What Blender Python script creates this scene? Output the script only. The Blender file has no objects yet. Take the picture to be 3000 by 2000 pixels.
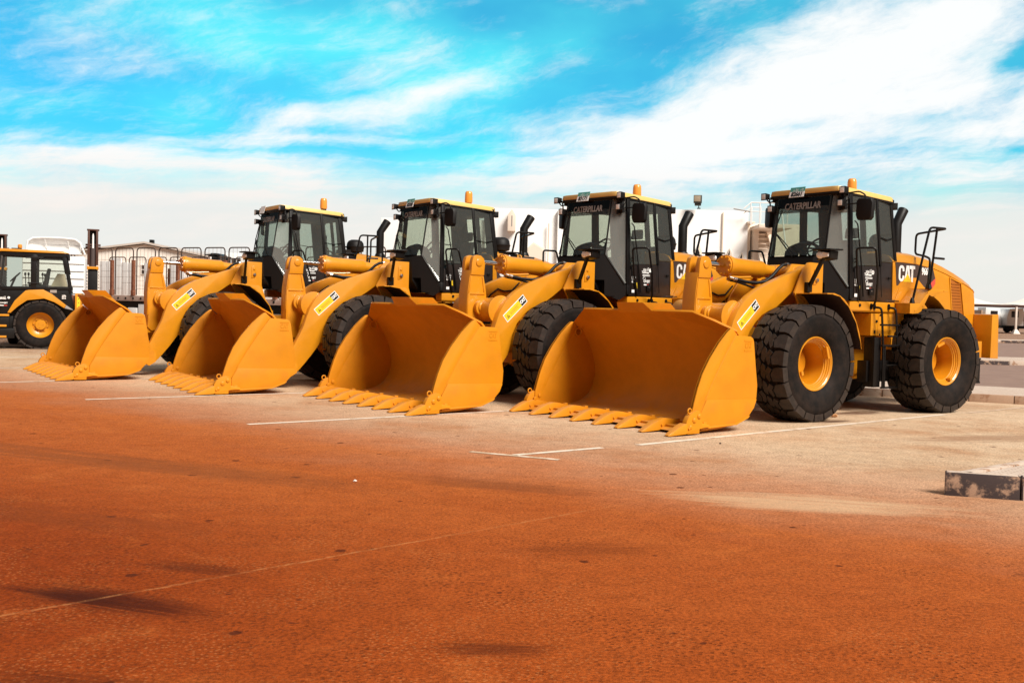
import bpy, bmesh, math, random
from mathutils import Vector, Matrix
R = math.radians
sc = bpy.context.scene
C = sc.collection
random.seed(7)

# ------------------------------------------------------------------ camera
PITCH, ROLL, CAMH, FPX = 1.96, 1.4646, 1.5855, 3107.5
cam = bpy.data.cameras.new('camera')
cam_o = bpy.data.objects.new('camera', cam)
C.objects.link(cam_o)
cam.sensor_width = 36.0
cam.lens = 36.0 * FPX / 3000.0
cam.clip_end = 4000.0
cam_o.matrix_world = (Matrix.Translation((0, 0, CAMH)) @ Matrix.Rotation(R(90 - PITCH), 4, 'X')
                      @ Matrix.Rotation(R(ROLL), 4, 'Z'))
sc.camera = cam_o

# ------------------------------------------------------------------ light
SUN_EL, SUN_AZ = 45.0, 138.0            # azimuth clockwise from +Y
w = bpy.data.worlds.new('World')
sc.world = w
w.use_nodes = True
sun = bpy.data.lights.new('sun', 'SUN')
sun.energy = 4.5
sun.angle = R(26)
sun.color = (1.0, 0.93, 0.84)
sun_o = bpy.data.objects.new('sun', sun)
C.objects.link(sun_o)
sd = Vector((math.sin(R(SUN_AZ)) * math.cos(R(SUN_EL)), math.cos(R(SUN_AZ)) * math.cos(R(SUN_EL)), math.sin(R(SUN_EL))))
sun_o.rotation_euler = sd.to_track_quat('Z', 'Y').to_euler()
sun_o.location = (20, -5, 30)
sc.view_settings.view_transform = 'Standard'
sc.view_settings.look = 'None'
sc.view_settings.exposure = 0.36
sc.view_settings.gamma = 1.0


class NT:
    """small helper to write node maths as expressions"""
    def __init__(s, nt):
        s.nt = nt

    def node(s, t, **kw):
        n = s.nt.nodes.new(t)
        for k, v in kw.items():
            setattr(n, k, v)
        return n

    def put(s, sock, v):
        if hasattr(v, 'is_output'):
            s.nt.links.new(v, sock)
        else:
            sock.default_value = v

    def m(s, op, a, b=None, c=None, clamp=False):
        n = s.node('ShaderNodeMath', operation=op, use_clamp=clamp)
        s.put(n.inputs[0], a)
        if b is not None: s.put(n.inputs[1], b)
        if c is not None: s.put(n.inputs[2], c)
        return n.outputs[0]

    def add(s, *a):
        r = a[0]
        for b in a[1:]: r = s.m('ADD', r, b)
        return r

    def mul(s, *a):
        r = a[0]
        for b in a[1:]: r = s.m('MULTIPLY', r, b)
        return r

    def sub(s, a, b): return s.m('SUBTRACT', a, b)

    def smooth(s, v, lo, hi, a=0.0, b=1.0):
        n = s.node('ShaderNodeMapRange', interpolation_type='SMOOTHSTEP')
        for i, x in enumerate((v, lo, hi, a, b)): s.put(n.inputs[i], x)
        return n.outputs[0]

    def mix(s, f, a, b):
        n = s.node('ShaderNodeMix', data_type='RGBA')
        s.put(n.inputs[0], f)
        for sock, v in ((n.inputs[6], a), (n.inputs[7], b)):
            if not hasattr(v, 'is_output') and len(v) == 3: v = (*v, 1)
            s.put(sock, v)
        return n.outputs[2]

    def noise(s, vec, scale, detail=4.0, rough=0.5, dist=0.0):
        n = s.node('ShaderNodeTexNoise')
        if vec is not None: s.nt.links.new(vec, n.inputs['Vector'])
        n.inputs['Scale'].default_value = scale
        n.inputs['Detail'].default_value = detail
        n.inputs['Roughness'].default_value = rough
        n.inputs['Distortion'].default_value = dist
        return n.outputs['Fac']

    def vec(s, x, y, z=0.0):
        n = s.node('ShaderNodeCombineXYZ')
        for i, v in enumerate((x, y, z)): s.put(n.inputs[i], v)
        return n.outputs[0]

    def sep(s, v):
        n = s.node('ShaderNodeSeparateXYZ')
        s.nt.links.new(v, n.inputs[0])
        return n.outputs


def build_sky():
    nt = w.node_tree
    H = NT(nt)
    bg = nt.nodes['Background']
    bg.inputs[1].default_value = 0.079
    sky = H.node('ShaderNodeTexSky', sky_type='NISHITA', sun_disc=False)
    sky.sun_elevation = R(SUN_EL)
    sky.sun_rotation = R(SUN_AZ)
    d = H.node('ShaderNodeTexCoord').outputs['Generated']
    x, y, z = H.sep(d)
    az = H.m('ARCTAN2', x, y)
    el = H.m('ARCSINE', H.m('MINIMUM', H.m('MAXIMUM', z, -1.0), 1.0))
    K = 180 / math.pi
    az = H.mul(az, K)
    el = H.mul(el, K)                                # degrees
    n1 = H.sub(H.noise(H.vec(H.mul(az, .11), H.mul(el, .25), 0.), 1.0, 5, .55), .5)
    n2 = H.sub(H.noise(H.vec(H.mul(az, .11), H.mul(el, .25), 7.3), 1.0, 5, .55), .5)
    azw = H.add(az, H.mul(n1, 4.5))
    elw = H.add(el, H.mul(n2, 2.0))
    # slanted streak noise (wisps drawn out along the wind)
    ca, sa = math.cos(R(17)), math.sin(R(17))
    us = H.add(H.mul(azw, ca), H.mul(elw, sa))
    vs = H.sub(H.mul(elw, ca), H.mul(azw, sa))
    streak = H.noise(H.vec(H.mul(us, .10), H.mul(vs, .55), 2.2), 1.0, 7, .62)
    fine = H.noise(H.vec(H.mul(us, .35), H.mul(vs, .9), 5.1), 1.0, 8, .7)
    puffs = H.noise(H.vec(H.mul(az, .10), H.mul(el, .17), 11.0), 1.0, 4, .5)

    def dirs(px, py):                                # the photo's 2352-px frame to degrees
        return math.degrees(math.atan((px - 1176) / 2436)), math.degrees(math.atan((700 - py + (px - 1176) * .0256) / 2436))

    def blob(px, py, sx, sy, ang, amp):
        a0, e0 = dirs(px, py)
        k = math.degrees(1 / 2436)
        c, s_ = math.cos(R(ang)), math.sin(R(ang))
        da, de = H.sub(azw, a0), H.sub(elw, e0)
        du = H.mul(H.add(H.mul(da, c), H.mul(de, s_)), 1 / (sx * k))
        dv = H.mul(H.sub(H.mul(de, c), H.mul(da, s_)), 1 / (sy * k))
        r2 = H.add(H.mul(du, du), H.mul(dv, dv))
        return H.mul(H.m('EXPONENT', H.mul(r2, -1.0)), amp)
    cl = H.add(blob(1960, 190, 460, 110, 24, .95), blob(1480, 335, 330, 55, 22, .75), blob(1800, 340, 620, 130, 8, .55),
               blob(2250, 300, 330, 130, 5, .55), blob(760, 268, 400, 24, 15, .75), blob(960, 235, 200, 26, 22, .4),
               blob(850, 322, 300, 13, 5, .55), blob(390, 398, 250, 30, 0, .95), blob(100, 470, 330, 24, 0, .6),
               blob(640, 455, 240, 15, 6, .55), blob(1900, 60, 160, 60, 35, .45), blob(2180, 60, 240, 50, 20, .5))
    neg = H.add(blob(1270, 215, 170, 30, 14, .55), blob(1230, 60, 260, 60, 0, .3), blob(2330, 185, 80, 40, 30, .9),
                blob(1780, 315, 170, 22, 6, .62), blob(2140, 310, 150, 22, 0, .35), blob(880, 355, 330, 18, 3, .45),
                blob(250, 330, 220, 22, 0, .4), blob(1660, 385, 200, 12, 2, .3), blob(1400, 120, 150, 70, 25, .35))
    cover = H.add(H.sub(cl, neg), H.mul(H.sub(streak, .5), 1.25), H.mul(H.sub(fine, .5), 1.5))
    bands = H.noise(H.vec(H.mul(azw, .075), H.mul(H.add(elw, H.mul(azw, -.03)), 1.25), 4.4), 1.0, 7, .6)
    win = H.mul(H.smooth(el, 10.5, 6.5), H.smooth(el, 1.0, 4.0))
    veil = H.noise(H.vec(H.mul(us, .075), H.mul(vs, .26), 8.8), 1.0, 6, .6)
    cover = H.add(cover, H.mul(win, H.sub(bands, .47), 2.4), H.mul(H.smooth(veil, .42, .75), .5))
    mask = H.smooth(cover, -.12, 1.25)
    # blue sky: sky texture tinted towards the turquoise of the photograph, in soft patches
    light = H.add(H.mul(puffs, 1.0), blob(480, 40, 150, 80, 0, .35), blob(790, 95, 160, 60, 0, .3), blob(1120, 150, 300, 60, 20, .3),
                  blob(640, 150, 500, 60, 5, .15))
    lf = H.smooth(H.sub(light, H.add(blob(60, 200, 260, 60, 5, .35), blob(250, 330, 300, 40, 0, .2), blob(0, 0, 160, 60, 0, .25))), .28, .95)
    tint = H.mix(lf, (.20, 1.30, 1.56), (.48, 2.35, 1.85))
    blue = H.node('ShaderNodeMix', data_type='RGBA', blend_type='MULTIPLY')
    blue.inputs[0].default_value = 1.0
    H.put(blue.inputs[6], sky.outputs[0])
    H.put(blue.inputs[7], tint)
    low = H.smooth(H.add(el, H.mul(n2, 2.2)), 8.4, 4.0)
    white = H.mix(low, (9.7, 9.9, 9.9), (9.3, 8.75, 8.3))
    base = H.mix(H.mul(low, .93), blue.outputs[2], (8.9, 8.45, 8.1))
    col = H.mix(mask, base, white)
    # unseen sky beside and behind the camera, dimmed grey to keep fill light low
    back = H.smooth(y, .885, .66)
    col = H.mix(H.mul(back, .92), col, (1.5, 1.42, 1.35))
    top = H.smooth(el, 24.0, 55.0)
    col = H.mix(H.mul(top, .8), col, (5.0, 5.0, 5.0))
    below = H.smooth(el, 0.0, -3.0)
    col = H.mix(below, col, (1.9, 1.2, .75))
    H.put(bg.inputs[0], col)


build_sky()


# ------------------------------------------------------------------ materials
def mat(name, col, rough=.5, metal=0.0, coat=0.0, var=0.0, vscale=6.0, bump=0.0, bscale=80.0, spec=.5, vcol=None, dust=False):
    m = bpy.data.materials.new(name)
    m.use_nodes = True
    H = NT(m.node_tree)
    b = m.node_tree.nodes['Principled BSDF']
    b.inputs['Roughness'].default_value = rough
    b.inputs['Metallic'].default_value = metal
    b.inputs['Coat Weight'].default_value = coat
    b.inputs['Coat Roughness'].default_value = .12
    b.inputs['Specular IOR Level'].default_value = spec
    b.inputs['Base Color'].default_value = (*col, 1)
    tc = H.node('ShaderNodeTexCoord').outputs['Object']
    if var or vcol:
        f = H.smooth(H.noise(tc, vscale, 6, .62), .33, .72)
        c2 = vcol or tuple(max(0, c * (1 - var)) for c in col)
        cc = H.mix(f, col, c2)
        if dust:                            # sand lying on the floor and scraped along the lip
            nz = H.sep(H.node('ShaderNodeNewGeometry').outputs['Normal'])[2]
            pz = H.sep(tc)[2]
            nn = H.noise(tc, 3.5, 6, .65)
            k = H.mul(H.smooth(nz, .35, .9), H.smooth(pz, .50, .06), H.smooth(nn, .25, .70))
            cc = H.mix(H.mul(k, .75), cc, (.50, .24, .095))
            sc1 = H.noise(H.vec(H.mul(H.sep(tc)[0], 3.0), H.mul(H.sep(tc)[1], 40.0), H.mul(pz, 3.0)), 1.0, 4, .6)
            cc = H.mix(H.mul(H.smooth(sc1, .60, .72), .16), cc, (.40, .13, .02))
        H.put(b.inputs['Base Color'], cc)
        rr = H.noise(tc, vscale * 3.1, 4, .6)
        H.put(b.inputs['Roughness'], H.m('MULTIPLY_ADD', rr, .25, rough - .12, clamp=True))
    if bump:
        n = H.node('ShaderNodeBump')
        n.inputs['Strength'].default_value = bump
        n.inputs['Distance'].default_value = .01
        H.put(n.inputs['Height'], H.noise(tc, bscale, 4, .6))
        H.put(b.inputs['Normal'], n.outputs[0])
    return m


def glass_mat(name, tint, refl=1.0, dust=.035):
    m = bpy.data.materials.new(name)
    m.use_nodes = True
    nt = m.node_tree
    H = NT(nt)
    nt.nodes.remove(nt.nodes['Principled BSDF'])
    tr = H.node('ShaderNodeBsdfTransparent')
    tr.inputs[0].default_value = (*tint, 1)
    gl = H.node('ShaderNodeBsdfGlossy')
    gl.inputs['Roughness'].default_value = .02
    lw = H.node('ShaderNodeLayerWeight')
    lw.inputs[0].default_value = .5
    mx = H.node('ShaderNodeMixShader')
    H.put(mx.inputs[0], H.mul(H.m('MULTIPLY_ADD', H.m('POWER', lw.outputs['Facing'], 5.0), .32, .03), refl))
    nt.links.new(tr.outputs[0], mx.inputs[1])
    nt.links.new(gl.outputs[0], mx.inputs[2])
    df = H.node('ShaderNodeBsdfDiffuse')
    df.inputs[0].default_value = (.78, .76, .72, 1)
    m2 = H.node('ShaderNodeMixShader')
    m2.inputs[0].default_value = dust
    nt.links.new(mx.outputs[0], m2.inputs[1])
    nt.links.new(df.outputs[0], m2.inputs[2])
    nt.links.new(m2.outputs[0], nt.nodes['Material Output'].inputs[0])
    return m


PAINT = mat('yellow_paint', (.645, .250, .005), .40, coat=.4, var=.09, vscale=3.0, bump=.05, bscale=160)
PAINT_B = mat('yellow_bucket_paint', (.645, .236, .003), .55, coat=.05, spec=.35, dust=True, var=.14, vscale=2.2, bump=.1, bscale=120)
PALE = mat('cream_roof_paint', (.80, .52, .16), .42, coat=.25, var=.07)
BLACK = mat('black_paint', (.006, .0045, .0042), .45, var=.3, vscale=4, spec=.3)
BROWN = mat('dark_cab_paint', (.020, .0125, .0105), .36, coat=.15, var=.2, vscale=3)
PLASTIC = mat('black_plastic', (.0065, .005, .0048), .55, bump=.1, bscale=200, spec=.28)
RUBBER = mat('tyre_rubber', (.0042, .0028, .0024), .75, var=.45, vscale=7, bump=.15, bscale=90, vcol=(.018, .0105, .0075), spec=.22)
TREAD = mat('dusty_sky_lit_tread', (.021, .0145, .0115), .6, var=.5, vscale=9, bump=.2, bscale=70, vcol=(.042, .028, .021), spec=.35)  # mottled dust; sky glare on the blocks also put into the colour
CHROME = mat('chrome_rod', (.82, .8, .78), .12, metal=1.0)
STEEL = mat('bare_steel', (.55, .5, .46), .3, metal=1.0)
LENS = mat('lamp_lens', (.97, .95, .92), .30, coat=.6, spec=.8, bump=.6, bscale=60)
AMBER = mat('amber_plastic', (.80, .30, .045), .3, coat=.4)
WHITEP = mat('white_paint', (.90, .89, .87), .5, var=.06)
STICKW = mat('white_vinyl', (.86, .85, .83), .5)
STICKY = mat('yellow_vinyl', (.88, .58, .02), .45)
STICKK = mat('black_vinyl', (.012, .012, .012), .5)
STICKR = mat('red_vinyl', (.62, .07, .05), .5)
STICKG = mat('green_vinyl', (.08, .33, .28), .5)
GREYT = mat('grey_vinyl', (.32, .29, .27), .5)
DECAL = mat('dark_brown_vinyl', (.060, .036, .030), .45)
GLASS = glass_mat('cab_glass', (.80, .84, .80), 1.0)
GLASS_D = glass_mat('tinted_glass', (.16, .15, .15), .8, .0)
GLASS_C = glass_mat('dusty_corner_glass', (.78, .82, .79), 1.0, .13)
MIRRORG = mat('mirror_glass', (.8, .8, .8), .03, metal=1.0)
RUST = mat('rusty_steel', (.16, .045, .020), .8, var=.5, vscale=14, vcol=(.26, .10, .05))
GRILLE = mat('shaded_grille_paint', (.36, .105, .004), .5)  # yellow paint darkened, shade of the recess put into the colour
UNDERSIDE = mat('dark_fender_underside', (.030, .010, .005), .75)
SEAT = mat('seat_fabric', (.010, .009, .009), .85)


# ------------------------------------------------------------------ mesh builder
def V(*a): return Vector(a)


class MB:
    def __init__(s):
        s.v, s.f, s.mi, s.cur, s.mats = [], [], [], 0, []

    def use(s, m):
        if m not in s.mats: s.mats.append(m)
        s.cur = s.mats.index(m)
        return s

    def face(s, idx):
        s.f.append(tuple(idx))
        s.mi.append(s.cur)

    def pts(s, ps):
        n = len(s.v)
        s.v.extend([tuple(p) for p in ps])
        return list(range(n, n + len(ps)))

    def hexa(s, p):                       # 8 points: bottom ring 0-3, top ring 4-7
        i = s.pts(p)
        for q in ((3, 2, 1, 0), (4, 5, 6, 7), (0, 1, 5, 4), (1, 2, 6, 5), (2, 3, 7, 6), (3, 0, 4, 7)):
            s.face([i[k] for k in q])
        return s

    def box(s, x0, x1, y0, y1, z0, z1):
        return s.hexa([(x0, y0, z0), (x1, y0, z0), (x1, y1, z0), (x0, y1, z0), (x0, y0, z1), (x1, y0, z1), (x1, y1, z1), (x0, y1, z1)])

    def prism(s, a, b):                   # two matching polygon rings
        n = len(a)
        i, j = s.pts(a), s.pts(b)
        s.face(reversed(i))
        s.face(j)
        for k in range(n):
            s.face((i[k], i[(k + 1) % n], j[(k + 1) % n], j[k]))
        return s

    def xz(s, poly, y0, y1):
        return s.prism([(x, y0, z) for x, z in poly], [(x, y1, z) for x, z in poly])

    def yz(s, poly, x0, x1):
        return s.prism([(x0, y, z) for y, z in poly], [(x1, y, z) for y, z in poly])

    def xy(s, poly, z0, z1):
        return s.prism([(x, y, z0) for x, y in poly], [(x, y, z1) for x, y in poly])

    def bar(s, p0, p1, wd, ht, up=(0, 0, 1)):
        p0, p1 = Vector(p0), Vector(p1)
        t = (p1 - p0).normalized()
        u = Vector(up)
        a = t.cross(u)
        if a.length < 1e-4: a = t.cross(Vector((1, 0, 0)))
        a.normalize()
        b = a.cross(t).normalized()
        a *= wd / 2
        b *= ht / 2
        return s.prism([p0 - a - b, p0 + a - b, p0 + a + b, p0 - a + b], [p1 - a - b, p1 + a - b, p1 + a + b, p1 - a + b])

    def tube(s, path, r, n=10, caps=True, fillet=0.0, closed=False):
        P = [Vector(p) for p in path]
        if fillet:
            Q = [P[0]]
            for k in range(1, len(P) - 1):
                a, b, c = P[k - 1], P[k], P[k + 1]
                d = min(fillet, (a - b).length * .45, (c - b).length * .45)
                p, q = b + (a - b).normalized() * d, b + (c - b).normalized() * d
                for t in (0, .25, .5, .75, 1):
                    Q.append(p * (1 - t) ** 2 + b * 2 * t * (1 - t) + q * t * t)
            Q.append(P[-1])
            P = Q
        rr = r if isinstance(r, (list, tuple)) else [r] * len(P)
        rings = []
        nrm = None
        for k, p in enumerate(P):
            t = (P[min(k + 1, len(P) - 1)] - P[max(k - 1, 0)]).normalized()
            if nrm is None:
                nrm = t.orthogonal().normalized()
            else:
                nrm = (nrm - t * nrm.dot(t)).normalized()
            b = t.cross(nrm)
            rings.append(s.pts([p + (nrm * math.cos(2 * math.pi * q / n) + b * math.sin(2 * math.pi * q / n)) * rr[k] for q in range(n)]))
        for k in range(len(rings) - 1):
            for q in range(n):
                s.face((rings[k][q], rings[k][(q + 1) % n], rings[k + 1][(q + 1) % n], rings[k + 1][q]))
        if caps:
            s.face(reversed(rings[0]))
            s.face(rings[-1])
        return s

    def lathe(s, prof, c=(0, 0, 0), axis='y', n=32, caps=True):   # prof: (along axis, radius)
        rings = []
        c = Vector(c)
        for a, r in prof:
            ring = []
            for q in range(n):
                t = 2 * math.pi * q / n
                u, v_ = r * math.cos(t), r * math.sin(t)
                ring.append(c + (Vector((u, a, v_)) if axis == 'y' else Vector((u, v_, a)) if axis == 'z' else Vector((a, u, v_))))
            rings.append(s.pts(ring))
        for k in range(len(rings) - 1):
            for q in range(n):
                s.face((rings[k][q], rings[k][(q + 1) % n], rings[k + 1][(q + 1) % n], rings[k + 1][q]))
        if caps:
            s.face(rings[0])
            s.face(rings[-1])
        return s

    def cyl(s, c, r, l, axis='y', n=20):
        return s.lathe([(-l / 2, r), (l / 2, r)], c, axis, n)

    def grid(s, rows):
        ids = [s.pts(r) for r in rows]
        for a in range(len(ids) - 1):
            for b in range(len(ids[a]) - 1):
                s.face((ids[a][b], ids[a][b + 1], ids[a + 1][b + 1], ids[a + 1][b]))
        return s

    def shell(s, rows, off):              # grid sheet with thickness: off(row, col) gives the back-side point
        n, m = len(rows), len(rows[0])
        A = [s.pts(r) for r in rows]
        B = [s.pts([off(i, j) for j in range(m)]) for i in range(n)]
        for i in range(n - 1):
            for j in range(m - 1):
                s.face((A[i][j], A[i][j + 1], A[i + 1][j + 1], A[i + 1][j]))
                s.face((B[i][j], B[i + 1][j], B[i + 1][j + 1], B[i][j + 1]))
        for i in range(n - 1):
            s.face((A[i][0], A[i + 1][0], B[i + 1][0], B[i][0]))
            s.face((A[i][-1], B[i][-1], B[i + 1][-1], A[i + 1][-1]))
        for j in range(m - 1):
            s.face((A[0][j], B[0][j], B[0][j + 1], A[0][j + 1]))
            s.face((A[-1][j], A[-1][j + 1], B[-1][j + 1], B[-1][j]))
        return s

    def mesh(s, name, m, bevel=0.0, smooth=32):
        me = bpy.data.meshes.new(name)
        me.from_pydata(s.v, [], s.f)
        for i, k in enumerate(s.mi): me.polygons[i].material_index = k
        bm = bmesh.new()
        bm.from_mesh(me)
        bmesh.ops.remove_doubles(bm, verts=bm.verts, dist=1e-5)
        bmesh.ops.recalc_face_normals(bm, faces=bm.faces)
        if bevel:
            es = [e for e in bm.edges if len(e.link_faces) == 2 and e.calc_face_angle(0) > R(28)]
            bmesh.ops.bevel(bm, geom=es, offset=bevel, segments=2, profile=.6, affect='EDGES', clamp_overlap=True)
        bm.to_mesh(me)
        bm.free()
        for mm in (s.mats or [m]): me.materials.append(mm)
        if smooth:
            me.polygons.foreach_set('use_smooth', [True] * len(me.polygons))
            me.set_sharp_from_angle(angle=R(smooth))
        return me

    def build(s, name, m, parent=None, bevel=0.0, smooth=32, loc=None):
        o = bpy.data.objects.new(name, s.mesh(name, m, bevel, smooth))
        C.objects.link(o)
        if parent is not None: o.parent = parent
        if loc is not None: o.location = loc
        return o


def tag(o, label=None, cat=None, group=None, kind=None):
    if label: o['label'] = label
    if cat: o['category'] = cat
    if group: o['group'] = group
    if kind: o['kind'] = kind
    return o


def empty(name, loc, rz, label, cat, group=None):
    o = bpy.data.objects.new(name, None)
    o.empty_display_size = .3
    C.objects.link(o)
    o.location = loc
    o.rotation_euler = (0, 0, rz)
    return tag(o, label, cat, group)


def copy_tree(o, parent=None):
    c = o.copy()
    C.objects.link(c)
    c.parent = parent
    for ch in list(o.children): copy_tree(ch, c)
    return c


def text_into(mb, body, size, mtx, depth=.003, bold=.0, shear=0.0, xs=1.0, align='CENTER'):
    """letters as a mesh, laid in the XY plane of mtx (X reading direction, Z outwards)"""
    cu = bpy.data.curves.new('lettering', 'FONT')
    cu.body = body
    cu.size = size
    cu.align_x = align
    cu.align_y = 'CENTER'
    cu.extrude = depth / 2
    cu.offset = bold
    cu.shear = shear
    cu.resolution_u = 3
    ob = bpy.data.objects.new('lettering', cu)
    C.objects.link(ob)
    dg = bpy.context.evaluated_depsgraph_get()
    me = bpy.data.meshes.new_from_object(ob.evaluated_get(dg))
    base = len(mb.v)
    for v in me.vertices:
        mb.v.append(tuple(mtx @ Vector((v.co.x * xs, v.co.y, v.co.z + depth / 2))))
    for p in me.polygons:
        mb.face([base + i for i in p.vertices])
    bpy.data.objects.remove(ob)
    bpy.data.curves.remove(cu)
    bpy.data.meshes.remove(me)


def frame(origin, xdir, ydir):
    x = Vector(xdir).normalized()
    y = Vector(ydir)
    y = (y - x * y.dot(x)).normalized()
    z = x.cross(y)
    m = Matrix((x, y, z)).transposed().to_4x4()
    m.translation = Vector(origin)
    return m


def catmull(p, n=4):
    out = []
    for i in range(len(p) - 1):
        a, b, c, d = [Vector(p[max(0, min(len(p) - 1, i + k))]) for k in (-1, 0, 1, 2)]
        for k in range(n):
            t = k / n
            out.append(.5 * ((2 * b) + (c - a) * t + (2 * a - 5 * b + 4 * c - d) * t * t + (3 * b - a - 3 * c + d) * t ** 3))
    out.append(Vector(p[-1]))
    return [tuple(q) for q in out]


# pixel of the 3000 px photo + depth along +Y -> world point (used only to measure where far things stand)
def at(px, py, D):
    a, b = (px - 1500) / FPX, -(py - 1000) / FPX
    c, s_ = math.cos(R(ROLL)), math.sin(R(ROLL))
    X, u = a * c - b * s_, a * s_ + b * c
    c, s_ = math.cos(R(PITCH)), math.sin(R(PITCH))
    d = Vector((X, c + u * s_, -s_ + u * c))
    return Vector((0, 0, CAMH)) + d * (D / d.y)


# ================================================================== WHEELS
def tyre_mesh(Rr=.862, W=.335, rim=.385, pitches=22):
    b = MB()
    k = Rr / .862
    prof = [(.215, rim - .005), (.245, rim + .012), (.285, .44 * k), (.318, .52 * k), (.3295, .60 * k), (.332, .62 * k), (.330, .645 * k),
            (.334, .66 * k), (.326, .70 * k), (.305, .765 * k), (.268, .800 * k), (.15, .815 * k), (0, .820 * k)]
    prof = [(y * W / .335, r) for y, r in prof]
    full = prof + [(-y, r) for y, r in reversed(prof[:-1])]
    b.use(RUBBER)
    b.lathe(full, n=66, caps=False)
    P = 2 * math.pi / pitches

    def block(poly, tilt=0.0, taper=.05, r1=Rr):
        cu = sum(p[0] for p in poly) / len(poly)
        cy = sum(p[1] for p in poly) / len(poly)
        lo, hi = [], []
        for (u, y) in poly:
            y *= W / .335
            edge = max(0, abs(y) - .22) / .11
            rt = r1 - .020 * edge * edge - .004 * (abs(y) / .2) ** 2
            rb = .79 * k if abs(y) < .29 else .735 * k
            yy = y if abs(y) < .29 else y * 1.015
            u = cu + (u - cu) * 1.07
            ub = u + (u - cu) * taper
            yb = yy + (y - cy) * taper if abs(y) < .29 else yy
            hi.append((rt * math.cos(u * P), y, rt * math.sin(u * P)))
            lo.append((rb * math.cos(ub * P), yb, rb * math.sin(ub * P)))
        if (poly[0][1] + poly[1][1]) < 0 or tilt: lo, hi = lo[::-1], hi[::-1]
        b.prism(lo, hi)
    b.use(RUBBER)
    b.use(TREAD)
    for i in range(pitches):
        for sgn in (1, -1):
            o = i + (0.0 if sgn > 0 else .5)
            block([(o + .06, sgn * .158), (o + .46, sgn * .132), (o + .80, sgn * .190), (o + .86, sgn * .262), (o + .82, sgn * .327), (o + .02, sgn * .327), (o + .08, sgn * .255)])
            block([(o + .28, sgn * .052), (o + .60, sgn * .040), (o + .88, sgn * .086), (o + .70, sgn * .150), (o + .50, sgn * .112), (o + .16, sgn * .128), (o + .02, sgn * .098)])
        o = i + .25
        block([(o + .20, .045), (o - .08, .012), (o + .10, -.040), (o + .52, -.046), (o + .80, -.012), (o + .62, .040)])
    return b.mesh('tyre', RUBBER, bevel=0, smooth=30)


def rim_mesh(r=.385):
    b = MB()
    prof = [(-.24, r), (-.26, r - .03), (-.24, r - .07), (-.23, .30), (-.225, .02), (-.185, .02), (-.185, .285), (.10, .295), (.165, .305), (.172, .318),
            (.188, .321), (.196, .340), (.214, .343), (.220, .357), (.236, .360), (.246, r - .012), (.258, r - .002), (.258, r + .010), (.244, r + .014), (.22, r - .004)]
    b.lathe(prof, n=56, caps=False)
    for k in range(16):
        t = 2 * math.pi * k / 16
        b.cyl((.245 * math.cos(t), -.172, .245 * math.sin(t)), .016, .03, 'y', 8)
    # lock ring driver and valve guard
    b.box(-.335, -.295, .18, .262, -.02, .16)
    b.box(.30, .345, .19, .262, -.07, -.01)
    return b.mesh('rim', PAINT, 0, 34)


def hub_mesh():
    b = MB()
    b.lathe([(-.25, .205), (-.155, .205), (-.125, .185), (-.12, .06), (-.11, .055), (-.11, .001)], n=36)
    for k in range(10):
        t = 2 * math.pi * k / 10
        b.cyl((.155 * math.cos(t), -.118, .155 * math.sin(t)), .012, .02, 'y', 8)
    return b.mesh('wheel', PAINT, 0, 34)


TYRE, RIM, HUB = tyre_mesh(), rim_mesh(), hub_mesh()


def wheel(parent, x, y, z, side, rot=0.0, meshes=None):
    T, Rm, Hb = meshes or (TYRE, RIM, HUB)
    h = bpy.data.objects.new('wheel', Hb)
    C.objects.link(h)
    h.parent = parent
    h.location = (x, y, z)
    h.rotation_euler = (0, rot, 0 if side > 0 else math.pi)
    for nm, me in (('tyre', T), ('rim', Rm)):
        o = bpy.data.objects.new(nm, me)
        C.objects.link(o)
        o.parent = h
    return h


# ================================================================== WHEEL LOADER
# frame: X forwards from the front axle, Y to the machine's left, Z up; parts behind the hitch at HX turn with the rear frame
HX = -1.725
REAR = set()


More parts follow.
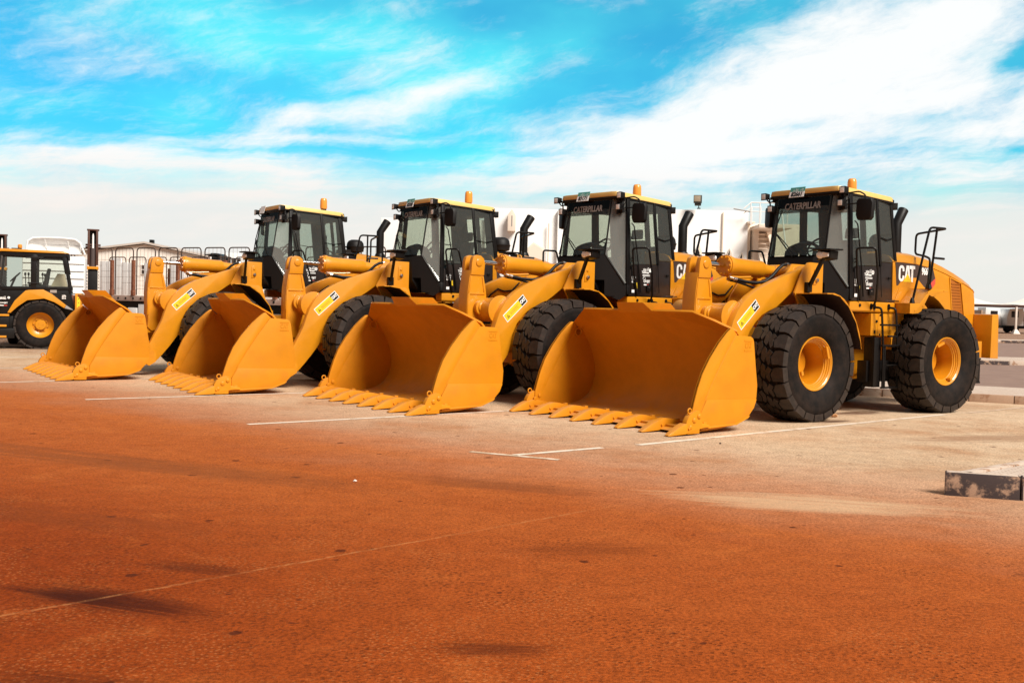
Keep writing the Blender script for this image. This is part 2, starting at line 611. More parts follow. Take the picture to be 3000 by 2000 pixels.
def build_loader():
    root = empty('wheel_loader', (0, 0, 0), 0, 'x', 'wheel loader', 'yellow wheel loaders parked in a row')

    def rear(o):
        REAR.add(o.name)
        return o

    # ---------------- bucket
    prof = catmull([(2.90, .050), (2.62, .062), (2.33, .080), (2.03, .130), (1.84, .235), (1.73, .40), (1.70, .60), (1.755, .84), (1.88, 1.08),
                    (2.03, 1.27), (2.20, 1.42), (2.40, 1.556)], 3)
    nP = len(prof)

    def fprof(t):
        t = max(0, min(nP - 1.001, t))
        i = int(t)
        a, c = prof[i], prof[i + 1]
        u = t - i
        return a[0] + (c[0] - a[0]) * u, a[1] + (c[1] - a[1]) * u
    ys = [-1.6, -1.35, -1.1, -.7, -.35, 0, .35, .7, 1.1, 1.35, 1.6]
    rows = []
    cut = nP - 1 - 5.2
    for i in range(nP):
        row = []
        for y in ys:
            end = nP - 1 if abs(y) <= 1.1 else (nP - 1) + (cut - (nP - 1)) * (abs(y) - 1.1) / .5
            x, z = fprof(i * end / (nP - 1))
            row.append((x, y, z))
        rows.append(row)

    def back(i, j):
        x, y, z = rows[i][j]
        a, c = rows[max(0, i - 1)][j], rows[min(nP - 1, i + 1)][j]
        t = Vector((c[0] - a[0], c[2] - a[2])).normalized()
        return (x - t.y * .028 * -1 * -1, y, z + t.x * .028) if False else (x + t.y * -.028, y, z + t.x * .028)
    b = MB()
    b.shell(rows, back)
    # rear stiffening: hinge plates, torque tube and the sloping shoulder plates behind the upper edge
    for y in (-.64, -.50, .50, .64):
        b.xz([(1.62, .95), (1.56, .62), (1.62, .34), (1.40, .20), (1.27, .28), (1.30, .45), (1.45, .75)], y - .02, y + .02)
    for y in (-.13, .13):
        b.xz([(1.75, 1.12), (1.60, .80), (1.45, .80), (1.40, .92), (1.52, 1.1)], y - .025, y + .025)
    for s in (1, -1):
        b.prism([(2.385, s * .36, 1.545), (2.395, s * 1.10, 1.552), (2.165, s * 1.60, 1.345), (2.06, s * 1.60, 1.262), (2.10, s * .58, 1.53)],
                [(2.365, s * .36, 1.525), (2.37, s * 1.10, 1.530), (2.14, s * 1.60, 1.325), (2.04, s * 1.60, 1.242), (2.08, s * .58, 1.51)])
    bucket = b.build('bucket', PAINT_B, root, 0, 40)
    side_poly = [(2.90, .075), (2.895, .30), (2.86, .42), (2.80, .60), (2.72, .78), (2.59, .975), (2.42, 1.175), (2.29, 1.295), (2.215, 1.352), (2.185, 1.355),
                 (2.09, 1.265), (1.81, 1.25), (1.765, 1.225), (1.745, 1.18), (1.685, .80), (1.65, .60), (1.66, .44), (1.71, .30), (1.84, .165), (2.00, .10), (2.15, .075)]
    strip = [(2.90, .12), (2.895, .30), (2.86, .42), (2.80, .60), (2.72, .78), (2.59, .975), (2.42, 1.175), (2.29, 1.295), (2.215, 1.352), (2.185, 1.355), (2.11, 1.285),
             (2.30, 1.02), (2.48, .75), (2.62, .52), (2.745, .28), (2.76, .12)]
    wear = [(2.64, .435), (1.668, .415), (1.712, .305), (1.842, .17), (2.0, .105), (2.15, .08), (2.74, .078), (2.738, .27)]
    for s in (1, -1):
        b = MB()
        b.xz(side_poly, s * 1.588, s * 1.622)
        b.xz(strip, s * 1.580, s * 1.632)
        b.xz(wear, s * 1.61, s * 1.634)
        b.xz([(2.06, .09), (2.74, .062), (2.74, .085), (2.06, .112), (1.84, .19), (1.80, .20), (1.84, .168)], s * 1.60, s * 1.645)
        # lifting ring weld on the inner upper corner
        b.lathe([(-.006, .052), (.006, .056), (.006, .070), (-.006, .072)], (2.07, s * 1.578, 1.20), 'y', 20)
        b.build('side_plate', PAINT_B, bucket, .004, 34)
        if s > 0:                          # raised maker's mark between two bars
            b = MB()
            for z in (1.195, 1.065):
                b.box(1.775, 1.935, 1.620, 1.6265, z - .010, z + .010)
            text_into(b, 'CAT', .105, frame((1.855, 1.6215, 1.13), (-1, 0, 0), (0, 0, 1)), .0045, .003, 0, .66)
            b.build('maker_mark', PAINT_B, bucket, 0, 0)
        b = MB()                           # weld bead along the front strip
        b.tube([(2.105, s * 1.633, 1.285), (2.30, s * 1.633, 1.02), (2.48, s * 1.633, .75), (2.62, s * 1.633, .52), (2.745, s * 1.633, .28)], .006, 5)
        b.build('weld_bead', PAINT_B, bucket, 0)
        b = MB()
        g = [(3.015, .020), (3.045, .11), (3.035, .18), (2.99, .25), (2.92, .295), (2.845, .315), (2.80, .30), (2.76, .255), (2.765, .11), (2.80, .07), (2.80, .02)]
        b.xz(g, s * 1.60, s * 1.675)
        for (x, z, r) in ((2.90, .19, .036), (2.815, .237, .034), (2.968, .105, .030)):
            b.lathe([(0, r), (.008, r), (.010, r * .8), (.018, r * .62), (.018, .001)] if s > 0 else [(0, r), (-.008, r), (-.010, r * .8), (-.018, r * .62), (-.018, .001)], (x, s * 1.675, z), 'y', 14)
            b.cyl((x, s * 1.575, z), .030, .02, 'y', 8)
        b.tube([(2.955 + .034 * math.cos(t * math.pi / 6), s * 1.64, .305 + .034 * math.sin(t * math.pi / 6)) for t in range(13)], .011, 6, False)
        b.build('corner_guard', PAINT_B, bucket, .006, 34)
    b = MB()
    b.hexa([(2.37, -.36, 1.525), (2.37, .36, 1.525), (2.03, .57, 1.47), (2.03, -.57, 1.47), (2.50, -.265, 1.668), (2.50, .265, 1.668), (2.215, .52, 1.668), (2.215, -.52, 1.668)])
    b.build('spill_guard', PAINT_B, bucket, .004, 30)
    b = MB()
    b.prism([(3.03, -1.6, .035), (2.96, -1.6, .070), (2.66, -1.6, .085), (2.66, -1.6, .055), (2.80, -1.6, .022)], [(3.03, 1.6, .035), (2.96, 1.6, .070), (2.66, 1.6, .085), (2.66, 1.6, .055), (2.80, 1.6, .022)])
    for k in range(7):                     # bolt-on edge segments
        y = -1.6 + .4571 * (k + .5)
        b.box(2.70, 2.955, y - .15, y + .15, .07, .098)
    b.build('cutting_edge', PAINT_B, bucket, .003)
    for k in range(8):
        y = -1.6 + 3.2 / 7 * k
        if k in (0, 7): y *= 1.012
        b = MB()
        secs = [(2.60, .100, .016, .045), (2.68, .112, .022, .055), (2.82, .118, .045, .058), (2.93, .112, .062, .060), (3.00, .098, .060, .062), (3.035, .090, .056, .060)]
        secs2 = [(3.03, .092, .064, .069), (3.07, .084, .061, .070), (3.14, .070, .050, .066), (3.24, .042, .029, .054), (3.305, .022, .014, .044), (3.335, .014, .005, .034)]
        for sx in (secs, secs2):
            rings = [b.pts([(x, y - hy, zc - hz), (x, y + hy, zc - hz), (x, y + hy * .86, zc + hz), (x, y - hy * .86, zc + hz)]) for x, zc, hz, hy in sx]
            b.face(rings[0])
            b.face(rings[-1])
            for p, q in zip(rings, rings[1:]):
                for e in range(4): b.face((p[e], p[(e + 1) % 4], q[(e + 1) % 4], q[e]))
        b.box(2.64, 2.70, y - .03, y + .03, .11, .155)
        b.cyl((3.0, y, .09), .018, .15, 'y', 8)
        b.build('tooth', PAINT_B, bucket, .006, 36)

    # ---------------- lift arms, cross tube, lever, link
    arm = [(-.66, 2.235), (-.60, 2.29), (-.42, 2.235), (-.07, 2.125), (.28, 2.005), (.51, 1.915), (.70, 1.81), (.83, 1.715), (.94, 1.60), (1.04, 1.44), (1.10, 1.28), (1.16, 1.10),
           (1.23, .95), (1.31, .80), (1.38, .66), (1.44, .50), (1.46, .38), (1.42, .28), (1.33, .25), (1.24, .31), (1.14, .42), (.99, .60), (.85, .79), (.80, .95), (.77, 1.10),
           (.68, 1.29), (.55, 1.43), (.42, 1.53), (.26, 1.60), (.10, 1.655), (-.05, 1.75), (-.20, 1.855), (-.55, 2.04), (-.67, 2.13)]
    for s in (1, -1):
        b = MB()
        b.xz(arm, s * .515, s * .640)
        b.cyl((-.60, s * .575, 2.18), .125, .16, 'y', 24)
        b.cyl((1.37, s * .578, .36), .12, .16, 'y', 20)
        a = b.build('lift_arm', PAINT, root, .010)
        if s > 0:
            b = MB()                        # warning strip: yellow field, black square with the maker's letters, white border
            q = V(.872, .6415, 1.305)
            L, Wd = .525, .150
            m0 = frame(q, (-.39, 0, .345), (.345, 0, .39))

            def rect(x0, x1, y0, y1, z, mm):
                b.use(mm)
                i = b.pts([m0 @ V(x0, y0, z), m0 @ V(x1, y0, z), m0 @ V(x1, y1, z), m0 @ V(x0, y1, z)])
                b.face(i)
            rect(0, L, 0, Wd, .001, STICKW)
            rect(.013, L - .135, .013, Wd - .013, .003, STICKY)
            rect(L - .135, L - .013, .013, Wd - .013, .003, STICKK)
            b.use(STICKW)
            text_into(b, 'CAT', .070, m0 @ Matrix.Translation((L - .074, Wd / 2, .004)), .001, .005, 0, .82)
            for k, (x0, x1) in enumerate(((.13, .35), (.13, .32), (.13, .34))):
                rect(x0, x1, .088 - .018 * k, .092 - .018 * k, .0045, STICKK)
            i = b.pts([m0 @ V(.045, .045, .0045), m0 @ V(.105, .045, .0045), m0 @ V(.075, .100, .0045)])
            b.face(i)
            rect(.066, .084, .056, .074, .006, STICKY)
            b.build('warning_sticker', STICKW, a, 0, 0)
    b = MB()
    b.lathe([(-.52, .24), (-.46, .205), (-.30, .195), (.30, .195), (.46, .205), (.52, .24)], (.93, 0, 1.50), 'y', 28)
    for y in (-.185, .185):
        b.xz([(1.06 + .135 * math.cos(R(t)), 1.535 + .135 * math.sin(R(t))) for t in range(-110, 111, 20)] + [(.86, 1.70), (.80, 1.40)], y - .028, y + .028)
        s = 1 if y > 0 else -1
        b.lathe([(0, .085), (s * .022, .085), (s * .026, .07), (s * .026, .035), (s * -.01, .03)], (1.065, y + s * .028, 1.535), 'y', 20)
        b.cyl((.93, y + s * .030, 1.60), .018, .03, 'y', 8)
    b.build('cross_tube', PAINT, root, .006)
    b = MB()
    lev = [(1.235, 2.30), (1.215, 2.355), (1.15, 2.385), (1.07, 2.375), (1.01, 2.33), (.985, 2.25), (1.00, 2.16), (1.005, 2.06), (.97, 1.92), (.945, 1.80), (.935, 1.68), (.94, 1.50),
           (.98, 1.36), (1.03, 1.20), (1.06, 1.02), (1.11, .90), (1.22, .88), (1.30, .96), (1.285, 1.12), (1.30, 1.28), (1.315, 1.45), (1.315, 1.62), (1.305, 1.80), (1.275, 2.02), (1.25, 2.14)]
    low = [p for p in lev if p[1] < 2.2]
    b.xz([(1.002, 2.10)] + low[low.index((1.005, 2.06)):] + [(1.25, 2.10)], -.125, .125)
    for s in (1, -1):                      # fork ears
        b.xz([(1.245, 2.25), (1.235, 2.30), (1.215, 2.355), (1.15, 2.385), (1.07, 2.375), (1.01, 2.33), (.985, 2.25), (.995, 2.16), (1.00, 2.06), (1.26, 2.06), (1.25, 2.14)], s * .062, s * .140)
        for q in (((1.02, 2.04), (.975, 1.76)), ((1.24, 2.04), (1.285, 1.76)), ((.975, 1.76), (1.285, 1.76)), ((1.285, 1.76), (1.295, 1.2)), ((.97, 1.42), (1.06, 1.1))):
            b.bar((q[0][0], s * .126, q[0][1]), (q[1][0], s * .126, q[1][1]), .03, .022, (0, 1, 0))
        b.lathe([(0, .062), (s * .012, .062), (s * .016, .05), (s * .016, .001)], (1.105, s * .140, 2.262), 'y', 18)
    b.cyl((1.06, 0, 1.535), .12, .30, 'y', 24)
    b.build('tilt_lever', PAINT, root, .016)
    b = MB()
    b.xz([(1.10, .95), (1.14, .86), (1.30, .83), (1.52, .80), (1.60, .86), (1.55, .96), (1.30, .97), (1.18, 1.0)], -.09, .09)
    b.build('bucket_link', PAINT, root, .01)
    # ---------------- tilt cylinder
    b = MB()
    P0, P1 = V(.60, .015, 2.266), V(-.25, .015, 2.236)
    ax = (P1 - P0).normalized()
    b.tube([P0, P0 + ax * .03, P0 + ax * .0301, P0 + ax * .09, P0 + ax * .0901, P0 + ax * .16, P0 + ax * .20, P1 - ax * .02, P1], [.150, .152, .165, .165, .150, .150, .138, .138, .125], 32)
    for k in range(10):
        t = 2 * math.pi * k / 10
        u = V(0, 1, 0)
        v_ = ax.cross(u)
        c = P0 + (u * math.cos(t) + v_ * math.sin(t)) * .128
        b.tube([c - ax * .022, c + ax * .02], .018, 8)
    b.tube([P1, P1 + ax * .10, P1 + ax * .20, P1 + ax * .35], [.115, .10, .085, .085], 20)
    b.cyl((P1 + ax * .36), .105, .17, 'y', 22)
    b.box(-.02, .12, -.04, .07, 2.09, 2.13)
    b.tube([(.55, .06, 2.10), (.30, .07, 2.095), (.05, .08, 2.11)], .022, 8)
    cy = b.build('tilt_cylinder', PAINT, root, 0, 34)
    b = MB()
    b.tube([P0 - ax * .02, P0 - ax * .505], .036, 18)
    b.build('piston_rod', CHROME, cy, 0)
    b = MB()
    b.tube([(.42, .13, 2.06), (.25, .17, 2.03), (.05, .20, 2.02), (-.12, .24, 2.05), (-.24, .27, 2.14), (-.36, .29, 2.26), (-.45, .295, 2.315), (-.52, .295, 2.325)], .026, 10)
    b.tube([(.46, .02, 2.05), (.30, .03, 2.03), (.05, .00, 1.99), (-.3, .05, 1.9)], .018, 8)
    b.build('hydraulic_hose', PLASTIC, cy, 0)
    b = MB()
    b.tube([(-.52, .295, 2.325), (-.56, .295, 2.327), (-.561, .295, 2.327), (-.60, .29, 2.325), (-.66, .27, 2.31)], [.03, .03, .022, .022, .022], 10)
    b.tube([(.42, .13, 2.06), (.47, .12, 2.07), (.471, .12, 2.07), (.52, .08, 2.09)], [.03, .03, .02, .02], 10)
    b.tube([(.46, .02, 2.05), (.50, .02, 2.07)], .024, 8)
    b.build('hose_fitting', STEEL, cy, 0)
    # ---------------- front frame with loader tower
    b = MB()
    for s in (1, -1):
        b.xz([(-.50, 2.345), (-.57, 2.352), (-.87, 2.345), (-.87, 1.86), (-1.00, 1.46), (-.98, 1.05), (-.30, 1.0), (-.34, 1.5), (-.30, 1.74), (-.20, 1.88), (-.41, 2.26)], s * .70, s * .732)
        b.xz([(-.50, 2.33), (-.87, 2.33), (-.95, 1.3), (.2, 1.3), (-.05, 1.8)], s * .40, s * .435)
        b.xz([(-.64, 2.01), (-.71, 2.02), (-.755, 2.07), (-.74, 2.24), (-.70, 2.27), (-.645, 2.25)], s * .732, s * .742)
        b.cyl((-.70, s * .745, 2.20), .022, .02, 'y', 10)
        b.box(-.87, -.60, s * .435, s * .70, 1.30, 1.85)
    b.box(-1.25, .45, -.42, .42, .62, 1.34)
    b.xz([(-.95, 1.34), (-.95, 2.0), (-.80, 2.15), (-.55, 2.10), (-.30, 1.34)], -.20, .20)
    b.box(.40, .75, -.35, .35, .80, 1.25)
    b.box(-1.65, -1.2, -.30, .30, .55, .80)
    b.box(-1.65, -1.2, -.30, .30, 1.05, 1.25)
    b.cyl((-.62, 0, 2.215), .085, 1.30, 'y', 20)
    ff = b.build('front_frame', PAINT, root, .006)
    b = MB()
    for s in (1, -1):
        b.cyl((-.705, s * .752, 2.085), .030, .03, 'y', 12)
        b.cyl((-.705, s * .768, 2.085), .017, .02, 'y', 8)
    b.build('bolt', STEEL, ff, 0)
    # brake and lift pipes inside the arms
    for path in ([(.62, -.50, 1.50), (.40, -.50, 1.76), (.25, -.50, 1.86), (.12, -.50, 1.82), (-.05, -.50, 1.84), (-.2, -.49, 1.98)], [(.60, .50, 1.45), (.30, .50, 1.70), (-.1, .50, 1.82)]):
        MB().tube(path, .014, 6).build('pipe', PLASTIC, ff, 0)
    for s in (1, -1):
        b = MB()
        b.tube([(-.30, s * .28, 1.05), (.10, s * .28, 1.38)], .085, 16)
        b.tube([(.10, s * .28, 1.38), (.38, s * .30, 1.60)], .045, 12)
        b.build('lift_cylinder', PAINT, root, 0)
    # fenders over the front wheels
    for s in (1, -1):
        pr = [(-.10, 1.876), (-.22, 1.878), (-.36, 1.845), (-.47, 1.79), (-.58, 1.70), (-.69, 1.585), (-.78, 1.46), (-.85, 1.32), (-.90, 1.18), (-.925, 1.07)]
        rows = []
        for k, (x, z) in enumerate(pr):
            xi = x - .14 * (1 - min(1, k / 3))
            rows.append([(x - .14 + .0 if k == 0 else xi, s * .735, z), (x, s * 1.16, z), (x + (.05 if k == 0 else 0), s * 1.43, z)])
        b = MB()
        b.shell(rows, lambda i, j: (rows[i][j][0] + .010 * (1 if i > 3 else 0), rows[i][j][1], rows[i][j][2] - .016 + (.006 if i > 5 else 0)))
        under_sheet = MB()  # dark sheet just under the fender skin
        under_sheet.grid([[(p[0] + (.014 if i_ > 3 else 0), p[1], p[2] - .021 + (.008 if i_ > 5 else 0)) for p in r_] for i_, r_ in enumerate(rows)])
        # turned-down outer lip and inner web
        b.prism([(-.15, s * 1.43, 1.876), (-.36, s * 1.43, 1.842), (-.58, s * 1.43, 1.696), (-.78, s * 1.43, 1.456), (-.90, s * 1.43, 1.176), (-.925, s * 1.43, 1.07), (-.913, s * 1.43, 1.07), (-.888, s * 1.43, 1.172), (-.768, s * 1.43, 1.449), (-.571, s * 1.43, 1.686), (-.356, s * 1.43, 1.830), (-.15, s * 1.43, 1.864)],
                [(-.15, s * 1.418, 1.876), (-.36, s * 1.418, 1.842), (-.58, s * 1.418, 1.696), (-.78, s * 1.418, 1.456), (-.90, s * 1.418, 1.176), (-.925, s * 1.418, 1.07), (-.913, s * 1.418, 1.07), (-.888, s * 1.418, 1.172), (-.768, s * 1.418, 1.449), (-.571, s * 1.418, 1.686), (-.356, s * 1.418, 1.830), (-.15, s * 1.418, 1.864)])
        b.xz([(-.24, 1.862), (-.60, 1.66), (-.80, 1.38), (-.90, 1.10), (-.98, 1.10), (-.98, 1.46), (-.87, 1.80), (-.80, 1.86)], s * .733, s * .752)
        b.cyl((-.905, s * 1.15, 1.12), .018, .04, 'x', 8)
        fo = b.build('front_fender', PAINT, root, .003)
        under_sheet.build('fender_underside', UNDERSIDE, fo, 0)
    # headlights on their posts
    for s in (1, -1):
        b = MB()
        b.box(-.53, -.42, s * .732, s * .80, 1.895, 2.045)
        b.bar((-.475, s * .785, 1.98), (-.40, s * 1.08, 2.40), .050, .050)
        b.box(-.49, -.46, s * .742, s * .79, 1.86, 1.90)
        post = b.build('headlight', BLACK, root, .008)
        b = MB()
        b.prism([(-.36, s * .985, 2.375), (-.36, s * 1.225, 2.395), (-.36, s * 1.235, 2.51), (-.36, s * .985, 2.51)],
                [(-.53, s * 1.01, 2.36), (-.53, s * 1.24, 2.38), (-.53, s * 1.25, 2.51), (-.53, s * 1.01, 2.51)])
        b.prism([(-.29, s * .955, 2.515), (-.30, s * 1.27, 2.515), (-.55, s * 1.32, 2.515), (-.55, s * .97, 2.515)],
                [(-.29, s * .955, 2.54), (-.30, s * 1.27, 2.54), (-.55, s * 1.32, 2.54), (-.55, s * .97, 2.54)])
        b.build('lamp_housing', BLACK, post, .010)
        b = MB()
        b.lathe([(0, .056), (.018, .052), (.03, .03), (.033, .001)], (-.36, s * 1.048, 2.446), 'x', 20)
        b.prism([(-.36, s * 1.09, 2.405), (-.36, s * 1.15, 2.415), (-.36, s * 1.205, 2.425), (-.36, s * 1.205, 2.475), (-.36, s * 1.15, 2.485), (-.36, s * 1.09, 2.495)],
                [(-.345, s * 1.09, 2.41), (-.345, s * 1.15, 2.42), (-.345, s * 1.195, 2.43), (-.345, s * 1.195, 2.47), (-.345, s * 1.15, 2.48), (-.345, s * 1.09, 2.49)])
        b.build('lens', LENS, post, 0)
    # axles
    b = MB()
    b.lathe([(-.98, .19), (-.55, .19), (-.40, .24), (-.22, .25), (-.2, .33), (.2, .33), (.22, .25), (.40, .24), (.55, .19), (.98, .19)], (0, 0, .845), 'y', 24)
    b.build('front_axle', PAINT, root, 0)
    for s in (1, -1):
        wheel(root, 0, s * 1.05, .845, s, .3 * s)

    # =================== rear frame
    b = MB()
    b.lathe([(-.98, .19), (-.55, .19), (-.40, .24), (-.22, .25), (-.2, .33), (.2, .33), (.22, .25), (.40, .24), (.55, .19), (.98, .19)], (-3.42, 0, .845), 'y', 24)
    rear(b.build('rear_axle', PAINT, root, 0))
    for s in (1, -1):
        rear(wheel(root, -3.42, s * 1.035, .845, s, .9 + s))
    b = MB()
    for s in (1, -1):
        b.xz([(-1.75, .62), (-1.75, 1.2), (-2.4, 1.3), (-4.9, 1.25), (-4.9, .88), (-3.9, .88), (-3.0, .85), (-2.2, .58)], s * .36, s * .40)
    b.box(-2.05, -1.70, -.36, .36, .60, 1.20)
    b.box(-4.4, -2.2, -.36, .36, .95, 1.3)
    b.xz([(-2.2, .5), (-2.2, .95), (-3.0, .95), (-3.0, .55)], -.3, .3)
    b.tube([(-1.85, .28, 1.12), (-1.25, .20, 1.12)], .075, 16)
    rear(b.build('rear_frame', PAINT, root, .006))
    # service boxes below the platform on both sides
    for s in (1, -1):
        b = MB()
        b.box(-2.235, -2.053, s * .50, s * .815, 1.245, 1.60)
        b.box(-2.60, -2.24, s * .50, s * .815, 1.24, 1.60)
        b.box(-2.93, -2.605, s * .50, s * .80, .82, 1.605)
        b.box(-2.62, -2.60, s * .80, s * .815, .84, 1.2)
        bx = rear(b.build('battery_box', PAINT, root, .008))
        b = MB()
        b.box(-2.17, -2.13, s * .815, s * .821, 1.28, 1.33)
        b.cyl((-2.19, s * .818, 1.475), .022, .02, 'y', 10)
        b.cyl((-2.28, s * .818, 1.575), .016, .015, 'y', 8)
        b.cyl((-2.28, s * .818, 1.262), .016, .015, 'y', 8)
        b.build('latch', BLACK, bx, 0)
        b = MB()
        b.box(-2.995, -2.94, s * .74, s * 1.12, .42, 1.605)
        rear(b.build('mud_flap', PLASTIC, root, .004))
    # platform edge, wheel box and rear fender
    for s in (1, -1):
        b = MB()
        b.prism([(-1.49, s * .60, 1.625), (-1.49, s * .808, 1.625), (-1.49, s * .826, 1.65), (-1.49, s * .826, 1.77), (-1.49, s * .80, 1.79), (-1.49, s * .60, 1.79)],
                [(-2.70, s * .60, 1.61), (-2.70, s * .808, 1.61), (-2.70, s * .826, 1.635), (-2.70, s * .826, 1.765), (-2.70, s * .80, 1.78), (-2.70, s * .60, 1.78)])
        side = [(-2.60, 1.615), (-2.60, 1.775), (-2.87, 1.782), (-3.14, 2.025), (-3.50, 2.025), (-3.62, 2.01), (-3.62, 1.985), (-3.40, 1.965), (-3.24, 1.905), (-3.18, 1.90), (-3.10, 1.925), (-2.90, 1.655), (-2.82, 1.622), (-2.70, 1.612)]
        b.xz(side, s * 1.115, s * 1.14)
        b.prism([(-2.66, s * .80, 1.615), (-2.66, s * .80, 1.78), (-2.60, s * 1.12, 1.775), (-2.60, s * 1.12, 1.615)], [(-2.69, s * .80, 1.615), (-2.69, s * .80, 1.78), (-2.63, s * 1.12, 1.775), (-2.63, s * 1.12, 1.615)])
        b.prism([(-2.66, s * .70, 1.782), (-2.87, s * .70, 1.782), (-2.87, s * 1.115, 1.782), (-2.60, s * 1.115, 1.777)], [(-2.66, s * .70, 1.765), (-2.87, s * .70, 1.765), (-2.87, s * 1.115, 1.765), (-2.60, s * 1.115, 1.76)])
        # sloping riser and upper step behind the cab
        b.prism([(-2.72, s * .70, 1.785), (-2.86, s * .70, 2.03), (-3.14, s * .70, 2.028), (-2.87, s * .70, 1.785)], [(-2.74, s * .74, 1.785), (-2.86, s * .74, 2.03), (-3.14, s * .74, 2.028), (-2.87, s * .74, 1.785)])
        b.prism([(-2.87, s * .72, 1.782), (-2.87, s * 1.115, 1.782), (-3.14, s * 1.115, 2.025), (-3.14, s * .72, 2.025)], [(-2.89, s * .72, 1.77), (-2.89, s * 1.115, 1.77), (-3.16, s * 1.115, 2.01), (-3.16, s * .72, 2.01)])
        b.box(-3.55, -3.14, s * .72, s * 1.115, 2.008, 2.026)
        # curved wheel arch flange running down behind the tyre
        arc = [(-3.10, 1.93), (-3.24, 1.905), (-3.40, 1.83), (-3.54, 1.73), (-3.70, 1.58), (-3.86, 1.40), (-4.00, 1.22)]
        rows = [[(x, s * .80, z), (x, s * 1.12, z)] for x, z in arc]
        b.shell(rows, lambda i, j: (rows[i][j][0] - .02, rows[i][j][1], rows[i][j][2] + .03))
        for (x, z) in ((-2.72, 1.66), (-3.06, 1.965), (-3.50, 2.0), (-2.93, 1.74)):
            b.cyl((x, s * 1.143, z), .011, .01, 'y', 8)
        rear(b.build('rear_fender', PAINT, root, .006))
    # ladder sockets on the platform edge
    for s in (1, -1):
        for x in (-2.02, -2.10, -2.47):
            b = MB()
            b.tube([(x, s * .826, 1.735), (x, s * .845, 1.735)], .024, 10)
            b.tube([(x, s * .826, 1.685), (x, s * .845, 1.685)], .024, 10)
            b.box(x - .024, x + .024, s * .826, s * .845, 1.685, 1.735)
            rear(b.build('rail_socket', BLACK, root, 0))
        rear(MB().cyl((-1.74, s * .83, 1.725), .026, .012, 'y', 10).build('bolt', BLACK, root, 0))
    # ladders
    for s in (1, -1):
        b = MB()
        b.tube([(-2.11, s * .84, 1.70), (-2.14, s * .93, 1.69), (-2.155, s * .94, 1.62), (-2.20, s * .95, 1.10)], .019, 8, True, .05)
        b.tube([(-2.47, s * .84, 1.70), (-2.51, s * .93, 1.69), (-2.525, s * .94, 1.60), (-2.57, s * .95, 1.10)], .019, 8, True, .05)
        for z in (1.42, 1.09):
            b.bar((-2.12 if z > 1.2 else -2.17, s * .95, z), (-2.60, s * .95, z), .035, .030)
        b.bar((-2.36, s * .92, 1.24), (-2.56, s * .95, 1.235), .03, .03)
        # lower step: box frame hung below
        for x in (-2.22, -2.26, -2.60):
            b.bar((x, s * .94, 1.10 if x > -2.3 else .80), (x, s * .95, .40), .032, .025)
        b.box(-2.62, -2.22, s * .90, s * .97, .40, .425)
        b.box(-2.62, -2.28, s * .90, s * .97, .765, .785)
        b.box(-2.22, -2.05, s * .70, s * .90, .42, 1.22)
        b.box(-2.60, -2.0, s * .62, s * .80, .50, .84)
        rear(b.build('ladder', BLACK, root, .004))
    # ------------- cab
    def cabpt(x, y, z): return V(x, y, z)
    b = MB()
    for s in (1, -1):
        # pillars
        b.bar((-1.52, s * .735, 3.46), (-1.475, s * .835, 1.98), .055, .075, (1, 0, 0))
        b.bar((-1.475, s * .835, 1.98), (-1.47, s * .845, 1.82), .055, .075, (1, 0, 0))
        b.bar((-2.20, s * .72, 3.45), (-2.30, s * .765, 2.36), .045, .050, (1, 0, 0))
        b.bar((-2.64, s * .665, 3.42), (-2.785, s * .690, 2.43), .05, .065, (1, 0, 0))
        b.bar((-1.325, s * .553, 3.475), (-1.172, s * .574, 2.50), .024, .024, (1, 0, 0))
        b.bar((-1.172, s * .574, 2.50), (-1.40, s * .838, 1.99), .028, .028, (1, 0, 0))
        # header rails under the roof
        b.bar((-1.35, s * .67, 3.455), (-2.72, s * .655, 3.42), .06, .09)
    b.box(-2.68, -1.40, -.62, .62, 3.31, 3.44)
    b.bar((-1.335, -.66, 3.485), (-1.335, .66, 3.485), .05, .07)
    b.bar((-2.16, -.72, 3.45), (-2.25, -.765, 2.36), .15, .05, (0, 1, 0))
    b.bar((-2.60, -.665, 3.42), (-2.72, -.690, 2.43), .20, .05, (0, 1, 0))
    b.bar((-2.70, -.64, 3.40), (-2.70, .64, 3.40), .06, .10)
    # rear wall: wide posts left and right of the rear window, sill
    for s in (1, -1):
        b.hexa([(-2.80, s * .36, 2.30), (-2.80, s * .69, 2.30), (-2.86, s * .69, 2.30), (-2.86, s * .36, 2.30), (-2.66, s * .38, 3.42), (-2.66, s * .66, 3.42), (-2.72, s * .66, 3.42), (-2.72, s * .38, 3.42)])
    b.bar((-2.80, .08, 2.5), (-2.69, .08, 3.4), .10, .04, (1, 0, 0))
    b.hexa([(-2.83, -.69, 1.83), (-2.83, .69, 1.83), (-2.90, .69, 1.83), (-2.90, -.69, 1.83), (-2.76, -.69, 2.52), (-2.76, .69, 2.52), (-2.82, .69, 2.52), (-2.82, -.69, 2.52)])
    cab = rear(b.build('cab_frame', BLACK, root, .006))
    b = MB()
    # lower body, nose and door-side panels
    for s in (1, -1):
        b.prism([(-1.50, s * .84, 1.80), (-1.50, s * .838, 2.20), (-1.62, s * .832, 2.33), (-1.75, s * .812, 2.345), (-2.29, s * .775, 2.36), (-2.29, s * .775, 2.43), (-2.76, s * .70, 2.43), (-2.90, s * .70, 1.81)],
                [(-1.50, s * .79, 1.80), (-1.50, s * .79, 2.20), (-1.62, s * .785, 2.33), (-1.75, s * .765, 2.345), (-2.29, s * .73, 2.36), (-2.29, s * .73, 2.43), (-2.76, s * .66, 2.43), (-2.90, s * .66, 1.81)])
    b.box(-2.88, -1.5, -.74, .74, 1.79, 1.83)
    bod = rear(b.build('cab_body', BROWN, root, .006))
    b = MB()
